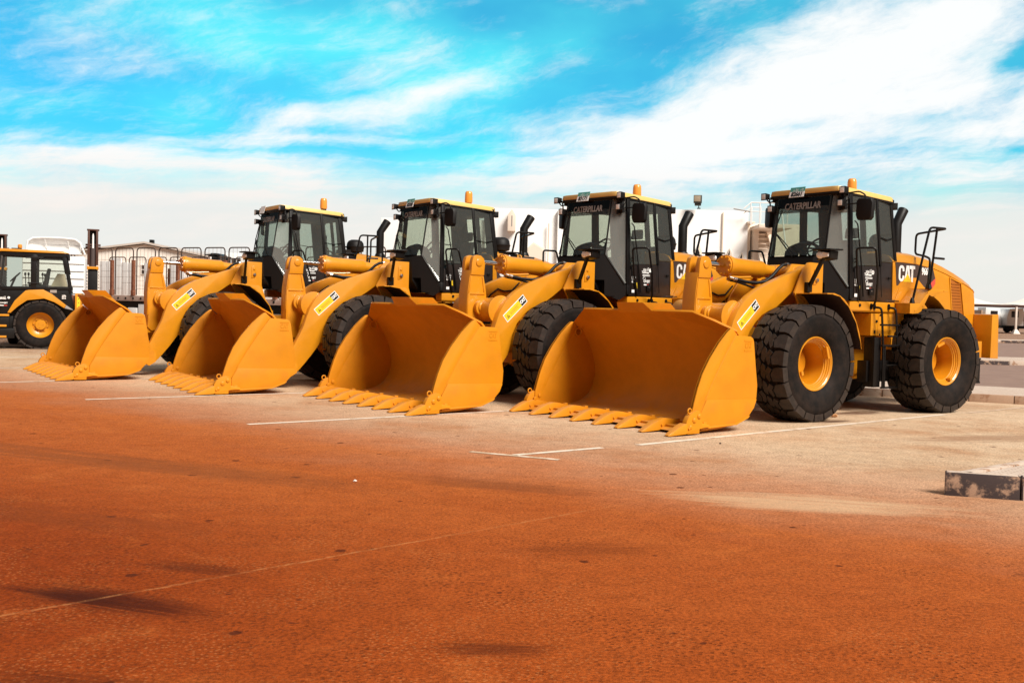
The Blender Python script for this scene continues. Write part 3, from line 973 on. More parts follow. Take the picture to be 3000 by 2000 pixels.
    for s in (1, -1):
        # faceted nose below the angled windows
        b.face(b.pts([(-1.165, s * .578, 2.495), (-1.40, s * .842, 1.985), (-1.15, s * .60, 2.06)]))
        b.face(b.pts([(-1.15, s * .60, 2.06), (-1.40, s * .842, 1.985), (-1.46, s * .85, 1.82), (-1.32, s * .80, 1.72), (-1.18, s * .58, 1.80)]))
        b.face(b.pts([(-1.40, s * .842, 1.985), (-1.50, s * .85, 1.97), (-1.50, s * .85, 1.80), (-1.46, s * .85, 1.82)]))
        b.face(b.pts([(-1.165, s * .578, 2.495), (-1.15, s * .60, 2.06), (-1.05, s * .45, 2.06), (-1.02, s * .46, 2.42), (-1.05, s * .47, 2.48)]))
    b.prism([(-1.02, -.46, 2.42), (-1.05, -.45, 2.02), (-1.20, -.45, 1.80), (-1.30, -.45, 1.80), (-1.30, -.45, 2.5), (-1.05, -.47, 2.485)],
            [(-1.02, .46, 2.42), (-1.05, .45, 2.02), (-1.20, .45, 1.80), (-1.30, .45, 1.80), (-1.30, .45, 2.5), (-1.05, .47, 2.485)])
    b.hexa([(-1.42, -.78, 1.80), (-1.42, .78, 1.80), (-1.22, .56, 1.80), (-1.22, -.56, 1.80), (-1.45, -.78, 2.02), (-1.45, .78, 2.02), (-1.22, .56, 2.44), (-1.22, -.56, 2.44)])
    b.face(b.pts([(-1.02, -.47, 2.495), (-1.02, .47, 2.495), (-1.17, .58, 2.505), (-1.17, -.58, 2.505)]))
    b.face(b.pts([(-1.05, -.62, 1.78), (-1.05, .62, 1.78), (-1.5, .84, 1.79), (-1.5, -.84, 1.79)]))
    rear(b.build('cab_nose', PLASTIC, root, 0))
    # roof
    b = MB()
    rf = [(-1.275, .60), (-1.30, .70), (-1.38, .745), (-2.0, .735), (-2.66, .70), (-2.76, .66), (-2.80, .55)]
    rf = rf + [(x, -y) for x, y in reversed(rf)]
    zt = lambda x: 3.575 + (x + 1.3) * .053
    b.prism([(x, y, zt(x) - .075) for x, y in rf], [(x * .985 - .02, y * .965, zt(x) + .012) for x, y in rf])
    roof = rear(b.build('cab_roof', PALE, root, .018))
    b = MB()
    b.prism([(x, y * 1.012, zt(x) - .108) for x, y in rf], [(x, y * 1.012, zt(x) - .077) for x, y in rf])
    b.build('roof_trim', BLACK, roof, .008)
    # glass
    def pane(name, quads, m, parent, thick=.006):
        bb = MB()
        for q in quads:
            n = (Vector(q[1]) - Vector(q[0])).cross(Vector(q[2]) - Vector(q[0])).normalized() * thick
            bb.prism([Vector(p) for p in q], [Vector(p) + n for p in q])
        return bb.build(name, m, parent, 0, 0)
    ws = pane('windshield', [[(-1.172, -.562, 2.505), (-1.172, .562, 2.505), (-1.322, .545, 3.46), (-1.322, -.545, 3.46)]], GLASS, root)
    rear(ws)
    b = MB()
    b.face(b.pts([(-1.272, -.52, 3.20), (-1.272, .52, 3.20), (-1.308, .52, 3.445), (-1.308, -.52, 3.445)]))
    for v in range(4): b.v[v] = (b.v[v][0] - .004, b.v[v][1], b.v[v][2])
    b.build('sunstrip', GLASS_D, ws, 0, 0)
    b = MB()
    text_into(b, 'CATERPILLAR', .150, frame((-1.284, 0, 3.305), (0, 1, 0), (-.15, 0, 1)), .002, .004, 0, .80)
    b.build('lettering', GREYT, ws, 0, 0)
    for s in (1, -1):
        g = pane('corner_window', [[(-1.325, s * .556, 3.45), (-1.174, s * .580, 2.50), (-1.395, s * .832, 2.00), (-1.465, s * .832, 2.02), (-1.505, s * .738, 3.44)]], GLASS_C, root)
        rear(g)
        d = pane('door_window', [[(-1.545, s * .738, 3.44), (-1.52, s * .826, 2.30), (-1.62, s * .815, 2.345), (-1.76, s * .795, 2.355), (-2.275, s * .758, 2.37), (-2.18, s * .722, 3.44)]], GLASS, root)
        rear(d)
        q = pane('rear_side_window', [[(-2.225, s * .718, 3.44), (-2.32, s * .758, 2.44), (-2.765, s * .692, 2.44), (-2.62, s * .668, 3.42)]], GLASS, root)
        rear(q)
        b = MB()
        b.bar((-2.28, s * .755, 2.83), (-2.50, s * .735, 2.80), .014, .016)
        b.bar((-2.50, s * .735, 2.80), (-2.71, s * .69, 2.84), .014, .016)
        b.build('grab_bar', BLACK, q, 0)
    rear(pane('rear_window', [[(-2.80, -.34, 2.53), (-2.80, .34, 2.53), (-2.69, .40, 3.38), (-2.69, -.40, 3.38)]], GLASS, root))
    # door leaf line, handle, decals
    b = MB()
    b.bar((-2.275, .792, 2.40), (-2.33, .792, 1.86), .012, .010, (0, 1, 0))
    b.bar((-1.56, .838, 2.30), (-1.56, .845, 1.84), .012, .010, (0, 1, 0))
    b.box(-2.10, -1.985, .806, .822, 1.885, 2.00)
    b.box(-2.62, -2.56, .735, .752, 2.16, 2.20)
    b.cyl((-1.565, .842, 2.45), .012, .02, 'y', 8)
    b.cyl((-1.57, .842, 2.40), .012, .02, 'y', 8)
    hd = b.build('door_handle', BLACK, bod, .004)
    b = MB()
    b.cyl((-2.03, .825, 1.955), .012, .008, 'y', 10)
    b.build('lock', STEEL, hd, 0)

    def side(x, z):                        # frame on the left door skin, reading towards the rear
        y = .84 - max(0, -1.5 - x) * .082
        return frame((x, y + .003, z), (-1, -.082, 0), (0, 0, 1))
    b = MB()
    b.use(STICKW)
    text_into(b, '\uFEAE\uFEF3\u0648\uFEAA\uFE97', .085, side(-1.955, 2.275), .001, .002, 0, 1.0)
    text_into(b, 'Tadweer', .058, side(-1.95, 2.215), .001, .002)
    b.lathe([(-.001, .022), (.001, .022), (.001, .034), (-.001, .034)], (-2.075, .800, 2.255), 'y', 16)
    for z in (2.172, 2.155):
        b.bar(side(-1.87, z) @ V(0, 0, .001), side(-2.07, z) @ V(0, 0, .001), .002, .009)
    text_into(b, 'CAVIJET', .060, side(-1.99, 2.06), .001, .002, 0, .85)
    b.tube([side(-1.915, 2.105) @ V(.032 * math.cos(t * math.pi / 3), .036 * math.sin(t * math.pi / 3), .001) for t in range(7)], .005, 5, False)
    b.bar(side(-1.91, 2.0) @ V(0, 0, .001), side(-1.985, 2.0) @ V(0, 0, .001), .002, .022)
    for k in range(3):
        text_into(b, ('\u0645\u064A\u0642\u0631', 'wijba', '48.16')[k], .05, side(-1.63, 2.13 - .045 * k), .001, .001)
    MB().box(-1.64, -1.575, .842, .846, 1.855, 1.905).build('paper_label', STICKW, bod, 0, 0)
    b.build('door_lettering', STICKW, bod, 0, 0)
    b = MB()
    b.use(STICKR)
    b.bar(side(-1.99, 2.0) @ V(0, 0, .001), side(-2.045, 2.0) @ V(0, 0, .001), .002, .018)
    b.build('red_label', STICKR, bod, 0, 0)
    b = MB()
    b.face(b.pts([side(-1.70, 1.93) @ V(0, 0, .002), side(-1.735, 1.93) @ V(0, 0, .002), side(-1.725, 2.03) @ V(0, 0, .002), side(-1.70, 2.03) @ V(0, 0, .002)]))
    b.build('caution_label', STICKY, bod, 0, 0)
    # interior
    b = MB()
    b.hexa([(-1.95, -.27, 2.18), (-1.95, .27, 2.18), (-2.45, .27, 2.15), (-2.45, -.27, 2.15), (-1.93, -.27, 2.30), (-1.93, .27, 2.30), (-2.45, .27, 2.26), (-2.45, -.27, 2.26)])
    b.hexa([(-2.38, -.25, 2.25), (-2.38, .25, 2.25), (-2.50, .25, 2.25), (-2.50, -.25, 2.25), (-2.50, -.20, 2.83), (-2.50, .20, 2.83), (-2.59, .20, 2.83), (-2.59, -.20, 2.83)])
    b.hexa([(-2.51, -.13, 2.85), (-2.51, .13, 2.85), (-2.59, .13, 2.85), (-2.59, -.13, 2.85), (-2.53, -.12, 3.03), (-2.53, .12, 3.03), (-2.60, .12, 3.03), (-2.60, -.12, 3.03)])
    b.box(-2.42, -1.95, -.42, -.30, 2.38, 2.47)
    b.box(-2.42, -2.02, .30, .38, 2.36, 2.42)
    b.box(-2.45, -2.05, -.3, .3, 1.83, 2.17)
    rear(b.build('seat', SEAT, root, .03))
    b = MB()
    rows = []
    for k in range(9):
        t = math.pi * k / 8
        y, z = .36 * math.cos(t), 2.44 + .27 * math.sin(t) ** .7
        rows.append([(-1.26, y + .02, z), (-1.36, y + .02, z + .03 * math.sin(t)), (-1.52, y * .8 + .02, z - .02)])
    b.grid(rows)
    b.box(-1.5, -1.22, -.5, .5, 2.30, 2.46)
    b.tube([(-1.48, 0.02, 2.1), (-1.60, .02, 2.60)], .035, 10)
    rear(b.build('dashboard', PLASTIC, root, 0))
    b = MB()
    m_ = frame((-1.66, .02, 2.66), (0, 1, 0), (-.55, 0, .83))
    b.tube([m_ @ V(.185 * math.cos(t * math.pi / 12), .185 * math.sin(t * math.pi / 12), 0) for t in range(25)], .016, 8, False)
    for t in (R(90), R(210), R(330)):
        b.tube([m_ @ V(.18 * math.cos(t), .18 * math.sin(t), 0), m_ @ V(0, 0, -.03)], .013, 6)
    b.tube([m_ @ V(0, 0, 0), m_ @ V(0, 0, -.12)], .03, 10)
    rear(b.build('steering_wheel', PLASTIC, root, 0))
    # wipers
    b = MB()
    b.tube([(-1.02, .05, 2.47), (-1.09, -.22, 2.70), (-1.155, -.46, 2.905)], .011, 6)
    b.tube([(-1.04, .10, 2.47), (-1.11, -.18, 2.70), (-1.16, -.44, 2.885)], .008, 6)
    b.tube([(-1.215, -.36, 3.26), (-1.16, -.46, 2.90), (-1.13, -.555, 2.52)], .010, 6)
    rear(b.build('wiper', BLACK, root, 0))
    b = MB()
    b.tube([(-1.26, -.585, 2.50), (-1.16, -.585, 2.585), (-1.06, -.585, 2.585), (-1.06, -.585, 2.46)] if False else [(-1.10, -.95, 2.35), (-1.10, -.95, 2.60), (-1.40, -.93, 2.60), (-1.42, -.86, 2.35)], .017, 8, True, .05)
    rear(b.build('front_handrail', BLACK, root, 0))
    b = MB()
    b.tube([(-1.72, .845, 1.80), (-1.60, .87, 2.15), (-1.505, .905, 2.615), (-1.63, 1.17, 2.618), (-1.80, 1.10, 2.2), (-1.99, .94, 1.80), (-2.03, .86, 1.715), (-2.02, .83, 1.71)], .017, 8, True, .06)
    rear(b.build('door_handrail', BLACK, root, 0))
    b = MB()
    b.tube([(-1.55, .82, 3.05), (-1.58, .855, 3.0), (-1.73, .845, 2.3), (-1.80, .84, 1.86)], .012, 6, True, .05)
    rear(b.build('grab_rail', BLACK, root, 0))
    # mirrors and lamps
    for s in (1, -1):
        b = MB()
        mc = V(-1.535, s * 1.02, 3.215) if s > 0 else V(-1.46, -.84, 3.175)
        xd = V(-.15, s * 1, 0) if s > 0 else V(.45, .89, 0)
        fm = frame(mc, xd, (0, 0, 1))
        pol = [(-.12, -.17), (.10, -.175), (.135, -.13), (.15, .10), (.12, .165), (-.10, .18), (-.14, .14), (-.15, -.10)]
        if s < 0: pol = [(x * .85, y) for x, y in pol]
        b.prism([fm @ V(x * .9, y * .92, .045) for x, y in pol], [fm @ V(x, y, -.025) for x, y in pol])
        b.tube([(-1.42, s * .74, 3.47), (-1.47, s * .95 if s > 0 else s * .88, 3.49), mc + V(0, 0, .22), mc + V(0.02, 0, .05)], .013, 8, True, .04)
        b.tube([(-1.45, s * .74, 3.30), mc + V(.02, -s * .08, .10)], .012, 8)
        mr = rear(b.build('mirror', PLASTIC, root, .012))
        b = MB()
        b.face(b.pts([fm @ V(x * .9, y * .9, -.0275) for x, y in pol]))
        b.build('mirror_glass', MIRRORG, mr, 0, 0)
        for (x, y, z) in ((-1.285, .80, 3.505), (-1.34, .725, 3.315)):
            b = MB()
            if s < 0 and z < 3.4: x, y, z = -1.225, .60, 3.285
            y *= s
            b.prism([(x + .045, y - .055, z - .058), (x + .045, y + .055, z - .058), (x + .045, y + .055, z + .058), (x + .045, y - .055, z + .058)],
                    [(x - .07, y - .04, z - .035), (x - .07, y + .04, z - .035), (x - .07, y + .04, z + .05), (x - .07, y - .04, z + .05)])
            b.tube([(x - .04, y, z - .04), (x - .07, y - s * .03, z - .09), (-1.44, s * .70, z - .06)], .014, 6)
            wl = rear(b.build('work_light', PLASTIC, root, .010))
            b = MB()
            b.box(x + .044, x + .049, y - .040, y + .040, z - .042, z + .042)
            b.build('lens', LENS, wl, .004)
        b = MB()
        b.prism([(-2.83, s * .56, 3.31), (-2.83, s * .68, 3.31), (-2.83, s * .68, 3.43), (-2.83, s * .56, 3.43)], [(-2.70, s * .58, 3.34), (-2.70, s * .66, 3.34), (-2.70, s * .66, 3.42), (-2.70, s * .58, 3.42)])
        b.tube([(-2.77, s * .62, 3.42), (-2.76, s * .62, 3.49)], .014, 6)
        wl = rear(b.build('work_light', PLASTIC, root, .012))
    # front black cluster around the left lamp bracket
    b = MB()
    b.bar((-1.40, .70, 3.48), (-1.40, .74, 3.22), .06, .05, (1, 0, 0))
    b.tube([(-1.40, .74, 3.44), (-1.36, .83, 3.45), (-1.34, .86, 3.38), (-1.38, .78, 3.34)], .008, 6)
    b.hexa([(-1.36, .60, 3.20), (-1.36, .70, 3.20), (-1.44, .70, 3.22), (-1.44, .60, 3.22), (-1.38, .56, 3.42), (-1.38, .66, 3.42), (-1.46, .68, 3.42), (-1.46, .56, 3.42)])
    rear(b.build('lamp_bracket', PLASTIC, root, .006))
    # beacon
    b = MB()
    b.use(PLASTIC)
    b.box(-2.66, -2.46, -.14, .06, 3.50, 3.575)
    b.cyl((-2.56, -.04, 3.60), .06, .06, 'z', 20)
    b.use(AMBER)
    b.lathe([(3.625, .070), (3.66, .080), (3.80, .076), (3.845, .068), (3.862, .05), (3.865, .001)], (-2.56, -.04, 0), 'z', 24)
    rear(b.build('beacon', AMBER, root, 0, 40))
    # ------------- engine hood
    st = [(-2.70, 2.47, 2.60, .715), (-3.00, 2.47, 2.655, .72), (-3.35, 2.455, 2.655, .72), (-3.84, 2.40, 2.60, .715), (-4.2, 2.325, 2.52, .705), (-4.54, 2.235, 2.42, .695), (-4.85, 2.15, 2.31, .68), (-5.08, 2.075, 2.21, .665), (-5.15, 2.03, 2.13, .65)]
    rows = []
    for x, sh, tp, wd in st:
        half = [(wd + .02, 1.28), (wd + .012, 1.9), (wd + .004, sh - .10), (wd, sh - .015), (wd - .012, sh), (wd - .07, sh + (tp - sh) * .55), (wd - .20, sh + (tp - sh) * .86), (wd * .38, tp), (0, tp + .005)]
        row = [(x - max(0, (2.0 - z)) * (.05 if x < -5 else 0), y, z) for y, z in half] + [(x - max(0, (2.0 - z)) * (.05 if x < -5 else 0), -y, z) for y, z in reversed(half[:-1])]
        rows.append(row)
    b = MB()
    b.grid(rows)
    b.face(b.pts(rows[0]))
    b.face(b.pts(rows[-1]))
    hood = rear(b.build('engine_hood', PAINT, root, 0, 38))
    # louvre door, recessed panel on each flank, seam line and rear grille frame
    for s in (1, -1):
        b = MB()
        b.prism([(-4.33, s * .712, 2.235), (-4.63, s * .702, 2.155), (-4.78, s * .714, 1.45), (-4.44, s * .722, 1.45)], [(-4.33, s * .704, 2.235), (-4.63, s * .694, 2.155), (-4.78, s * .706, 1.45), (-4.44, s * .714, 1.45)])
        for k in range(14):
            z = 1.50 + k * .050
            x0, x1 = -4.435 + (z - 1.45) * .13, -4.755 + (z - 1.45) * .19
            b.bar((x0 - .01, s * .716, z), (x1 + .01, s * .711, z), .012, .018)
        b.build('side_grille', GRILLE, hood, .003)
    b = MB()
    for s in (1, -1):
        pr = [(-4.31, 2.265), (-4.65, 2.175), (-4.81, 1.42), (-4.76, 1.42), (-4.625, 2.135), (-4.335, 2.215), (-4.43, 1.42), (-4.455, 1.42)]
        for p, q in (((-4.31, 2.255), (-4.65, 2.165)), ((-4.65, 2.165), (-4.80, 1.42)), ((-4.31, 2.255), (-4.43, 1.42))):
            b.bar((p[0], s * .706, p[1]), (q[0], s * .716, q[1]), .022, .024, (0, 1, 0))
        b.tube([(x - .0, s * (wd + .004), sh - .012) for x, sh, tp, wd in st], .006, 6)
    b.build('hood_seam', PAINT, hood, 0)
    for s in (1, -1):
        b = MB()
        b.use(DECAL)

        def hs(x, z, e=.003):             # point on the hood flank
            return V(x, s * (.7235 + e), z)
        o = [hs(-2.76, 2.455), hs(-3.30, 2.435), hs(-3.80, 2.375), hs(-3.87, 2.22), hs(-3.62, 2.06), hs(-2.80, 2.07)]
        b.face(b.pts(o if s > 0 else o[::-1]))
        b.use(STICKR)
        o = [hs(-3.872, 2.225, .004), hs(-3.872, 2.13, .004), hs(-3.80, 2.06, .004), hs(-3.61, 2.06, .004)]
        b.face(b.pts(o))
        b.use(STICKW)
        rd = (-1, 0, 0) if s > 0 else (1, 0, 0)
        mt = frame(hs(-3.09, 2.275, .004), rd, (0, 0, 1))
        # block letters C A T
        Ht, Wl = .135, .155

        def poly(ps, e=0.0):
            b.face(b.pts([mt @ V(x, y, .001 + e) for x, y in ps]))
        cx = -.165
        ring = [(cx + .075 * math.cos(R(t)), .065 + .07 * math.sin(R(t))) for t in range(0, 181, 30)]
        ring2 = [(cx + .075 * math.cos(R(t)), -.065 + .07 * math.sin(R(t))) for t in range(180, 361, 30)]
        inner = [(cx + .028 * math.cos(R(t)), .06 + .03 * math.sin(R(t))) for t in range(0, 181, 30)]
        inner2 = [(cx + .028 * math.cos(R(t)), -.06 + .03 * math.sin(R(t))) for t in range(180, 361, 30)]
        outl = [(cx + .075, .035)] + ring + ring2 + [(cx + .075, -.035), (cx + .028, -.035)] + inner2[::-1] + inner[::-1] + [(cx + .028, .035)]
        poly(outl)
        poly([(-.085, -.135), (-.035, .135), (.035, .135), (.085, -.135), (.035, -.135), (.0, .085), (-.035, -.135)])
        poly([(.05, .135), (.20, .135), (.20, .080), (.150, .080), (.150, -.135), (.100, -.135), (.100, .080), (.05, .080)])
        b.use(STICKY)
        poly([(-.115, -.137), (.115, -.137), (0, .0)], .002)
        b.use(STICKW)
        text_into(b, '966H', .165, frame(hs(-3.60, 2.325, .004), rd, (0, 0, 1)), .001, .006, 0, .66)
        b.build('side_decal', DECAL, hood, 0, 0)
    # exhaust stack
    b = MB()
    ex = V(-4.03, -.19, 0)
    b.tube([ex + V(0, 0, 2.50), ex + V(0, 0, 2.64), ex + V(0, 0, 2.70), ex + V(0, 0, 2.701), ex + V(0, 0, 3.20), ex + V(-.135, 0, 3.40), ex + V(-.175, 0, 3.46)], [.135, .125, .10, .088, .088, .090, .092], 24, False)
    b.tube([ex + V(-.175, 0, 3.46), ex + V(-.165, 0, 3.445)], [.085, .06], 24, True)
    rear(b.build('exhaust_stack', BLACK, root, 0, 40))
    # air pre-cleaner
    b = MB()
    b.lathe([(2.60, .10), (2.68, .10), (2.69, .13), (2.71, .19), (2.76, .195), (2.80, .203), (2.805, .21), (2.82, .21), (2.825, .198), (2.90, .185), (2.95, .15), (2.975, .09), (2.98, .001)], (-3.32, .01, 0), 'z', 30)
    b.box(-3.22, -2.95, -.22, .12, 2.55, 2.74)
    rear(b.build('air_cleaner', PLASTIC, root, 0, 40))
    # rear handrails
    b = MB()
    b.tube([(-2.715, 1.094, 1.79), (-2.80, 1.17, 2.40), (-2.893, 1.248, 3.007), (-3.29, 1.285, 3.006), (-3.425, .63, 2.955), (-3.43, .62, 2.62), (-3.30, .90, 2.57), (-3.21, 1.06, 2.52), (-3.17, 1.06, 2.03)], .019, 8, True, .07)
    b.tube([(-3.06, 1.265, 3.0), (-3.12, 1.12, 2.03)], .019, 8)
    b.tube([(-3.08, 1.21, 2.525), (-3.33, 1.23, 2.52)], .019, 8)
    for p in ((-2.715, 1.094, 1.78), (-3.17, 1.06, 2.026), (-3.12, 1.12, 2.026)):
        b.lathe([(p[2], .045), (p[2] + .05, .035), (p[2] + .09, .022)], (p[0], p[1], 0), 'z', 10)
    rear(b.build('rear_handrail', BLACK, root, 0))
    b = MB()
    b.tube([(-2.715, -1.094, 1.79), (-2.80, -1.17, 2.40), (-2.893, -1.248, 2.75), (-3.29, -1.27, 2.75), (-3.35, -1.15, 2.03)], .019, 8, True, .07)
    rear(b.build('rear_handrail', BLACK, root, 0))
    # lower hood body, counterweight, hitch and rear step
    b = MB()
    b.hexa([(-4.95, -.62, .95), (-4.95, .62, .95), (-5.20, .62, .95), (-5.20, -.62, .95), (-4.95, -.64, 1.3), (-4.95, .64, 1.3), (-5.20, .64, 1.3), (-5.20, -.64, 1.3)])
    for s in (1, -1):
        b.hexa([(-5.10, s * .60, .87), (-5.10, s * 1.04, .87), (-5.345, s * 1.04, .86), (-5.345, s * .60, .86), (-5.115, s * .60, 1.635), (-5.115, s * 1.04, 1.635), (-5.31, s * 1.04, 1.64), (-5.31, s * .60, 1.64)])
        b.box(-4.93, -4.55, s * .55, s * .98, .88, 1.165)
    b.hexa([(-5.15, -.60, .80), (-5.15, .60, .80), (-5.34, .60, .80), (-5.34, -.60, .80), (-5.15, -.60, 1.5), (-5.15, .60, 1.5), (-5.31, .60, 1.5), (-5.31, -.60, 1.5)])
    cw = rear(b.build('counterweight', PAINT, root, .012))
    b = MB()
    for s in (1, -1):
        b.lathe([(0, .050), (s * .004, .050), (s * .004, .001)], (-4.70, s * .981, 1.035), 'y', 16)
    b.build('tie_down_hole', BLACK, cw, 0)
    b = MB()
    for s in (1, -1):
        b.bar((-4.62, s * .92, .88), (-4.62, s * .92, .46), .03, .04)
        b.box(-4.95, -4.80, s * .89, s * .95, .44, .86)
        b.box(-4.95, -4.60, s * .88, s * .96, .43, .46)
        b.box(-4.95, -4.60, s * .88, s * .96, .84, .87)
    rear(b.build('rear_step', BLACK, root, .003))
    return root


proto = build_loader()


def pose(root, x, y, yaw, art):
    root.location = (x, y, 0)
    root.rotation_euler = (0, 0, R(yaw))
    Mh = Matrix.Translation((HX, 0, 0)) @ Matrix.Rotation(R(art), 4, 'Z') @ Matrix.Translation((-HX, 0, 0))
    for c in root.children:
        if c.get('turns'):
            c.matrix_basis = Mh @ c.matrix_basis
            del c['turns']


for c in proto.children:
    if c.name in REAR: c['turns'] = 1

POSES = [(-6.407, 22.381, 214.07, -2.01), (-3.096, 20.182, 211.47, 2.08), (.236, 18.055, 216.72, 3.03), (3.634, 16.451, 217.08, -2.39)]
LABELS = ['yellow wheel loader farthest from the kerb, its bucket beside the backhoe loader',
          'yellow wheel loader second from the backhoe loader, round intake cap showing behind its cab',
          'yellow wheel loader with plate 83171 on its cab roof',
          'yellow wheel loader with plate 82661, its side, ladder and rear wheel in full view']
loaders = []
for k, (x, y, yaw, art) in enumerate(POSES):
    o = proto if k == 3 else copy_tree(proto)
    loaders.append(o)
for k, (o, (x, y, yaw, art)) in enumerate(zip(loaders, POSES)):
    pose(o, x, y, yaw, art)
    o['label'] = LABELS[k]
    # number plate clipped to the roof edge
    b = MB()
    pm = frame((-1.262, -.105 + (-.25 if k == 0 else 0), 3.535), (0, 1, 0), (-.30, 0, 1))
    b.use(STICKW)
    b.prism([pm @ V(x_, y_, -.006) for x_, y_ in ((-.15, -.085), (.15, -.085), (.15, .01), (-.15, .01))], [pm @ V(x_, y_, 0) for x_, y_ in ((-.15, -.085), (.15, -.085), (.15, .01), (-.15, .01))])
    b.use(STICKG if k else STICKW)
    b.prism([pm @ V(x_, y_, -.006) for x_, y_ in ((-.15, .0105), (.15, .0105), (.15, .085), (-.15, .085))], [pm @ V(x_, y_, 0) for x_, y_ in ((-.15, .0105), (.15, .0105), (.15, .085), (-.15, .085))])
    if k:
        b.use(STICKK)
        text_into(b, (None, '80308', '83171', '82661')[k], .098, pm @ Matrix.Translation((0, -.038, .001)), .001, .005, .12, .95)
        b.use(STICKW)
        text_into(b, '\uFEE5\u0644\u062C\u0639  \u0634\u0645', .045, pm @ Matrix.Translation((.02, .046, .001)), .001, .0)
    pl = b.build('number_plate', STICKW, o, 0, 0)
    pl['turns'] = 1
    pose(o, x, y, yaw, art)

# ================================================================== GROUND
def ground_material():
    m = bpy.data.materials.new('dusty_asphalt')
    m.use_nodes = True
    nt = m.node_tree
    H = NT(nt)
    b = nt.nodes['Principled BSDF']
    p = H.node('ShaderNodeTexCoord').outputs['Object']
    x, y, z = H.sep(p)
    # distance in front of the row of bays: red dust covers the driving lane, pale dust the bays
    lane = H.add(H.mul(x, -.490), H.mul(y, -.872), 10.15)          # >0 out in the lane
    along = H.add(H.mul(x, .872), H.mul(y, -.490))
    n_big = H.noise(p, .22, 5, .6)
    drag = H.noise(H.vec(H.mul(along, .16), H.mul(lane, .75), 0), 1.0, 6, .62)
    f = H.smooth(H.add(lane, H.mul(H.sub(n_big, .5), 3.4), H.mul(H.sub(drag, .5), 2.6), H.mul(along, -.17)), -2.3, 3.4)
    red = H.mix(H.smooth(drag, .30, .72), (.325, .079, .0175), (.395, .107, .024))
    red = H.mix(H.smooth(H.add(lane, H.mul(n_big, 2.0)), 2.0, 7.5), red, (.285, .057, .0085))
    red = H.mix(H.mul(H.smooth(x, .6, -2.8), H.smooth(H.add(lane, H.mul(n_big, 1.5)), 4.2, 7.0), .8), red, (.185, .028, .0032))  # near left darkened too, a lens vignette put into the dust colour
    tan = H.mix(H.smooth(drag, .3, .7), (.485, .335, .215), (.57, .42, .285))
    tan = H.mix(H.smooth(H.noise(p, .5, 5, .6), .45, .75), tan, (.40, .22, .118))
    col = H.mix(f, tan, red)
    # far side of the lot: greyer asphalt
    col = H.mix(H.smooth(y, 24, 34), col, (.27, .165, .112))
    # aggregate grain
    g1 = H.noise(p, 42, 3, .7)
    g2 = H.noise(p, 160, 2, .6)
    g0 = H.noise(p, 7, 5, .65)
    grain = H.add(H.mul(H.sub(H.smooth(g1, .33, .67), .5), .55), H.mul(H.sub(H.smooth(g2, .3, .7), .5), .5), H.mul(H.sub(H.smooth(g0, .3, .7), .5), .22))
    gm = H.noise(p, 1.9, 6, .68)
    col = H.mix(H.mul(H.smooth(gm, .48, .74), .34), col, H.mix(f, (.38, .22, .12), (.26, .050, .0065)))
    col = H.mix(H.mul(H.smooth(gm, .48, .28), .26), col, H.mix(f, (.64, .46, .30), (.44, .124, .026)))
    hv = H.node('ShaderNodeHueSaturation')
    H.put(hv.inputs['Value'], H.add(1.0, grain))
    H.put(hv.inputs['Color'], col)
    col = hv.outputs[0]
    # pits with open aggregate, scattered
    vor = H.node('ShaderNodeTexVoronoi', voronoi_dimensions='2D')
    vor.inputs['Scale'].default_value = 20
    nt.links.new(p, vor.inputs['Vector'])
    pit = H.mul(H.smooth(vor.outputs['Distance'], .26, .12), H.smooth(H.add(H.noise(p, 1.1, 5, .65), H.mul(H.smooth(lane, 3.0, 6.0), .10)), .54, .66))
    col = H.mix(H.mul(pit, .42), col, (.085, .018, .004))
    vor3 = H.node('ShaderNodeTexVoronoi', voronoi_dimensions='2D')
    vor3.inputs['Scale'].default_value = 26
    nt.links.new(p, vor3.inputs['Vector'])
    chip = H.mul(H.smooth(vor3.outputs['Distance'], .24, .10), H.smooth(H.add(H.noise(p, 1.4, 5, .65), H.mul(H.smooth(lane, 3.0, 6.0), .10)), .54, .68))
    col = H.mix(H.mul(chip, .35), col, (.52, .20, .065))
    # oil drips: sparse round spots
    wv = H.node('ShaderNodeVectorMath', operation='ADD')
    nz = H.node('ShaderNodeTexNoise')
    nz.inputs['Scale'].default_value = 9
    nt.links.new(p, nz.inputs['Vector'])
    sc_ = H.node('ShaderNodeVectorMath', operation='SCALE')
    sc_.inputs['Scale'].default_value = .07
    nt.links.new(nz.outputs['Color'], sc_.inputs[0])
    nt.links.new(p, wv.inputs[0])
    nt.links.new(sc_.outputs[0], wv.inputs[1])
    for scale, thr, amt in ((1.15, .062, .8), (2.1, .050, .6)):
        v2 = H.node('ShaderNodeTexVoronoi', voronoi_dimensions='2D')
        v2.inputs['Scale'].default_value = scale
        nt.links.new(wv.outputs[0], v2.inputs['Vector'])
        r_ = H.sep(v2.outputs['Color'])
        rad = H.m('MULTIPLY_ADD', r_[0], .6, .4)
        spot = H.mul(H.smooth(v2.outputs['Distance'], H.mul(rad, thr), H.mul(rad, thr * .5)), H.smooth(r_[1], .50, .55))
        col = H.mix(H.mul(spot, amt), col, (.060, .013, .005))
    # larger stains: skid and drip patches with ragged edges

